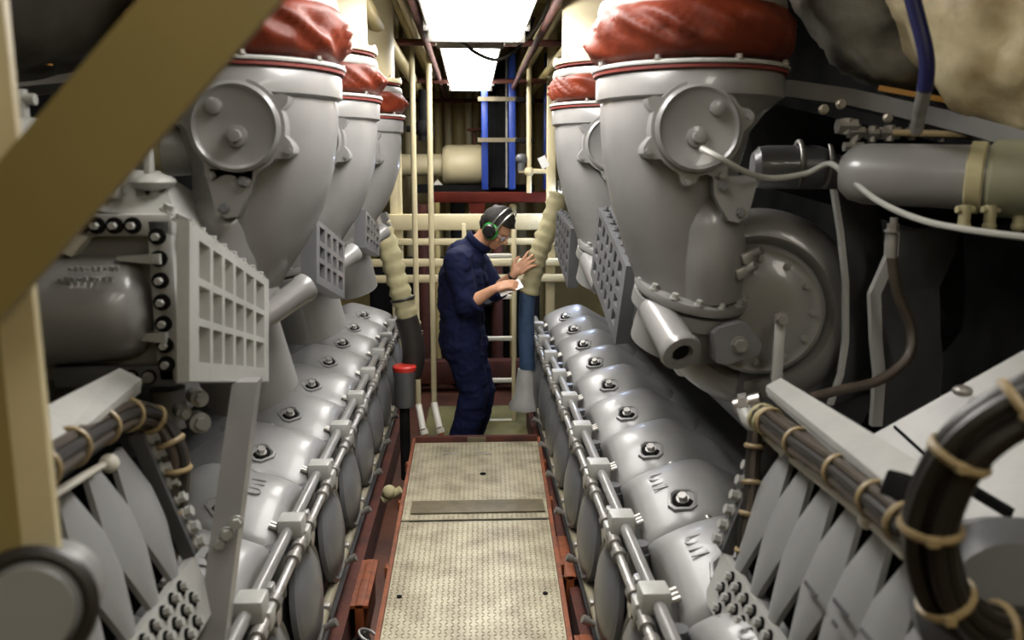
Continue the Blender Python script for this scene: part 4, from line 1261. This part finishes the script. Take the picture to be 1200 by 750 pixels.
cv = MB()
cv.caps_chain([(pel, .165), (PX(541, 388, 5.5), .155), (wai, .15), (PX(540, 350, 5.5), .16), (che, .165), (PX(545, 305, 5.5), .14), (nb, .085)], 16)
for dy in (-.09, .09):
    o = V((0, dy, 0))
    cv.caps_chain([(pel + o, .135), (wai + o, .125), (che + o, .135), (PX(545, 308, 5.5) + o, .10)], 16)
for a, b, w in ((shN, elN, wrN), (shF, elF, wrF)):
    cv.caps_chain([(PX(548, 302, 5.5), .10), (a, .093), (a.lerp(b, .5), .082), (b + (w - b).normalized() * -.01, .075)], 14)
    cv.cyl(b, b + (w - b).normalized() * .045, .075, .074, 16)
for h, k, a in ((hipN, kneN, ankN), (hipF, kneF, ankF)):
    cv.caps_chain([(h, .125), (h.lerp(k, .5), .115), (k, .10), (k.lerp(a, .5), .098), (a + V((0, 0, .05)), .095)], 14)
cv.torus(PX(557, 289, 5.49), (PX(581, 268, 5.47) - nb), .068, .022, 20, 8)


def wrinkle(p):
    n1 = noise.noise(V((p.x * 9, p.y * 9, p.z * 16)))
    n2 = abs(noise.noise(V((p.x * 18 + 5, p.y * 14, p.z * 26))))
    c = V((pel.x, 5.5, p.z))
    d = (p - c); d.z = 0
    if d.length < 1e-4: return p
    return p + d.normalized() * (n1 * .012 - n2 * .014)


cov = cv.build('coveralls', 'navy', pr_, remesh=.011, post=wrinkle)
cl = MB()
x_, y_, a_ = frame(hd - nb)
cc = PX(558, 287, 5.49)
cl.lathe([(.070, -.01), (.086, .0), (.094, .02), (.088, .045), (.080, .05), (.076, .03)], cc, hd - nb + V((-.02, 0, .02)), 24)
cl.build('collar', 'navy', pr_)
MB().lathe([(.078, -.012), (.082, -.01), (.082, .012), (.078, .014)], elN + (wrN - elN).normalized() * .045, wrN - elN, 20).build('sleeve_cuff', 'navy', pr_)
hr = MB()
rows = []
tmp = bmesh.new()
bmesh.ops.create_uvsphere(tmp, u_segments=28, v_segments=18, radius=1)
kill = [v for v in tmp.verts if (v.co.x > .45 and v.co.z < .22) or (v.co.z < -.30 and v.co.x > -.35) or v.co.z < -.85]
bmesh.ops.delete(tmp, geom=kill, context='VERTS')
for v in tmp.verts:
    c = v.co.copy()
    j = 1 + .08 * noise.noise(c * 4) + .07 * noise.noise(c * 11)
    v.co = H(-.012 + c.x * .112 * j, c.y * .098 * j, .034 + c.z * .122 * j)
g = bmesh.ops.extrude_face_region(tmp, geom=tmp.faces[:])
for v in [q for q in g['geom'] if isinstance(q, bmesh.types.BMVert)]:
    v.co = v.co.lerp(hd, .12)
hr.merge(tmp)
hr.build('hair', 'hair', pr_, ang=80)
ed = MB()
band = lambda off, k: H(off * .022 - .012 * 0 + .012, math.cos(k) * .106, .012 + math.sin(k) * .152)
for off in (-1, 1):
    ed.tube([band(off, PI * i / 12) for i in range(13)], .0055, 8, 2)
hb_ = ed.build('ear_defender_band', 'lightband', pr_) if False else ed.build('ear_defender_band', 'steel', pr_)
for s in (1, -1):
    c0_ = H(.004, s * .080, -.008)
    cup = MB(); ad = HR @ V((0, s, 0))
    cup.lathe([(.042, 0), (.046, .012), (.044, .035), (.034, .046), (.001, .05)], c0_, ad, 22)
    cup = cup.build('ear_cup', 'plastic', pr_)
    MB().torus(c0_ + ad * .012, ad, .044, .011, 24, 8).build('green_ring', 'green', cup)
gl = MB()
for s in (1, -1):
    gl.ell(H(.090, s * .034, -.008), (.006, .028, .018), 12, 8, HR)
gl.tube([H(.088, -.06, -.002), H(.05, -.078, 0), H(0, -.082, 0)], .003, 6)
gl.build('safety_glasses', 'glass', pr_)
wt = MB(); wt.lathe([(.029, -.010), (.032, -.008), (.032, .008), (.029, .010)], wrF + (elF - wrF).normalized() * .012, wrF - elF, 20)
wt.build('wrist_watch', 'plastic', pr_)
for a in (ankN, ankF):
    b = MB(); b.caps_chain([(a + V((-.01, 0, -.02)), .055), (a + V((-.03, 0, -.045)), .044), (a + V((.10, 0, -.048)), .04), (a + V((.16, 0, -.055)), .033)], 12)
    b.box(a + V((.06, 0, -.082)), (.27, .085, .016), bevel=.006)
    b.build('boot', 'plastic', pr_)
pc = wrN + V((.085, .02, -.005))
single('note_paper', 'small white paper held in the mechanic\'s near hand', 'paper', MB().box(pc + V((.02, .0, .012)), (.15, .10, .004), (.45, -.38, .1)), 'paper')
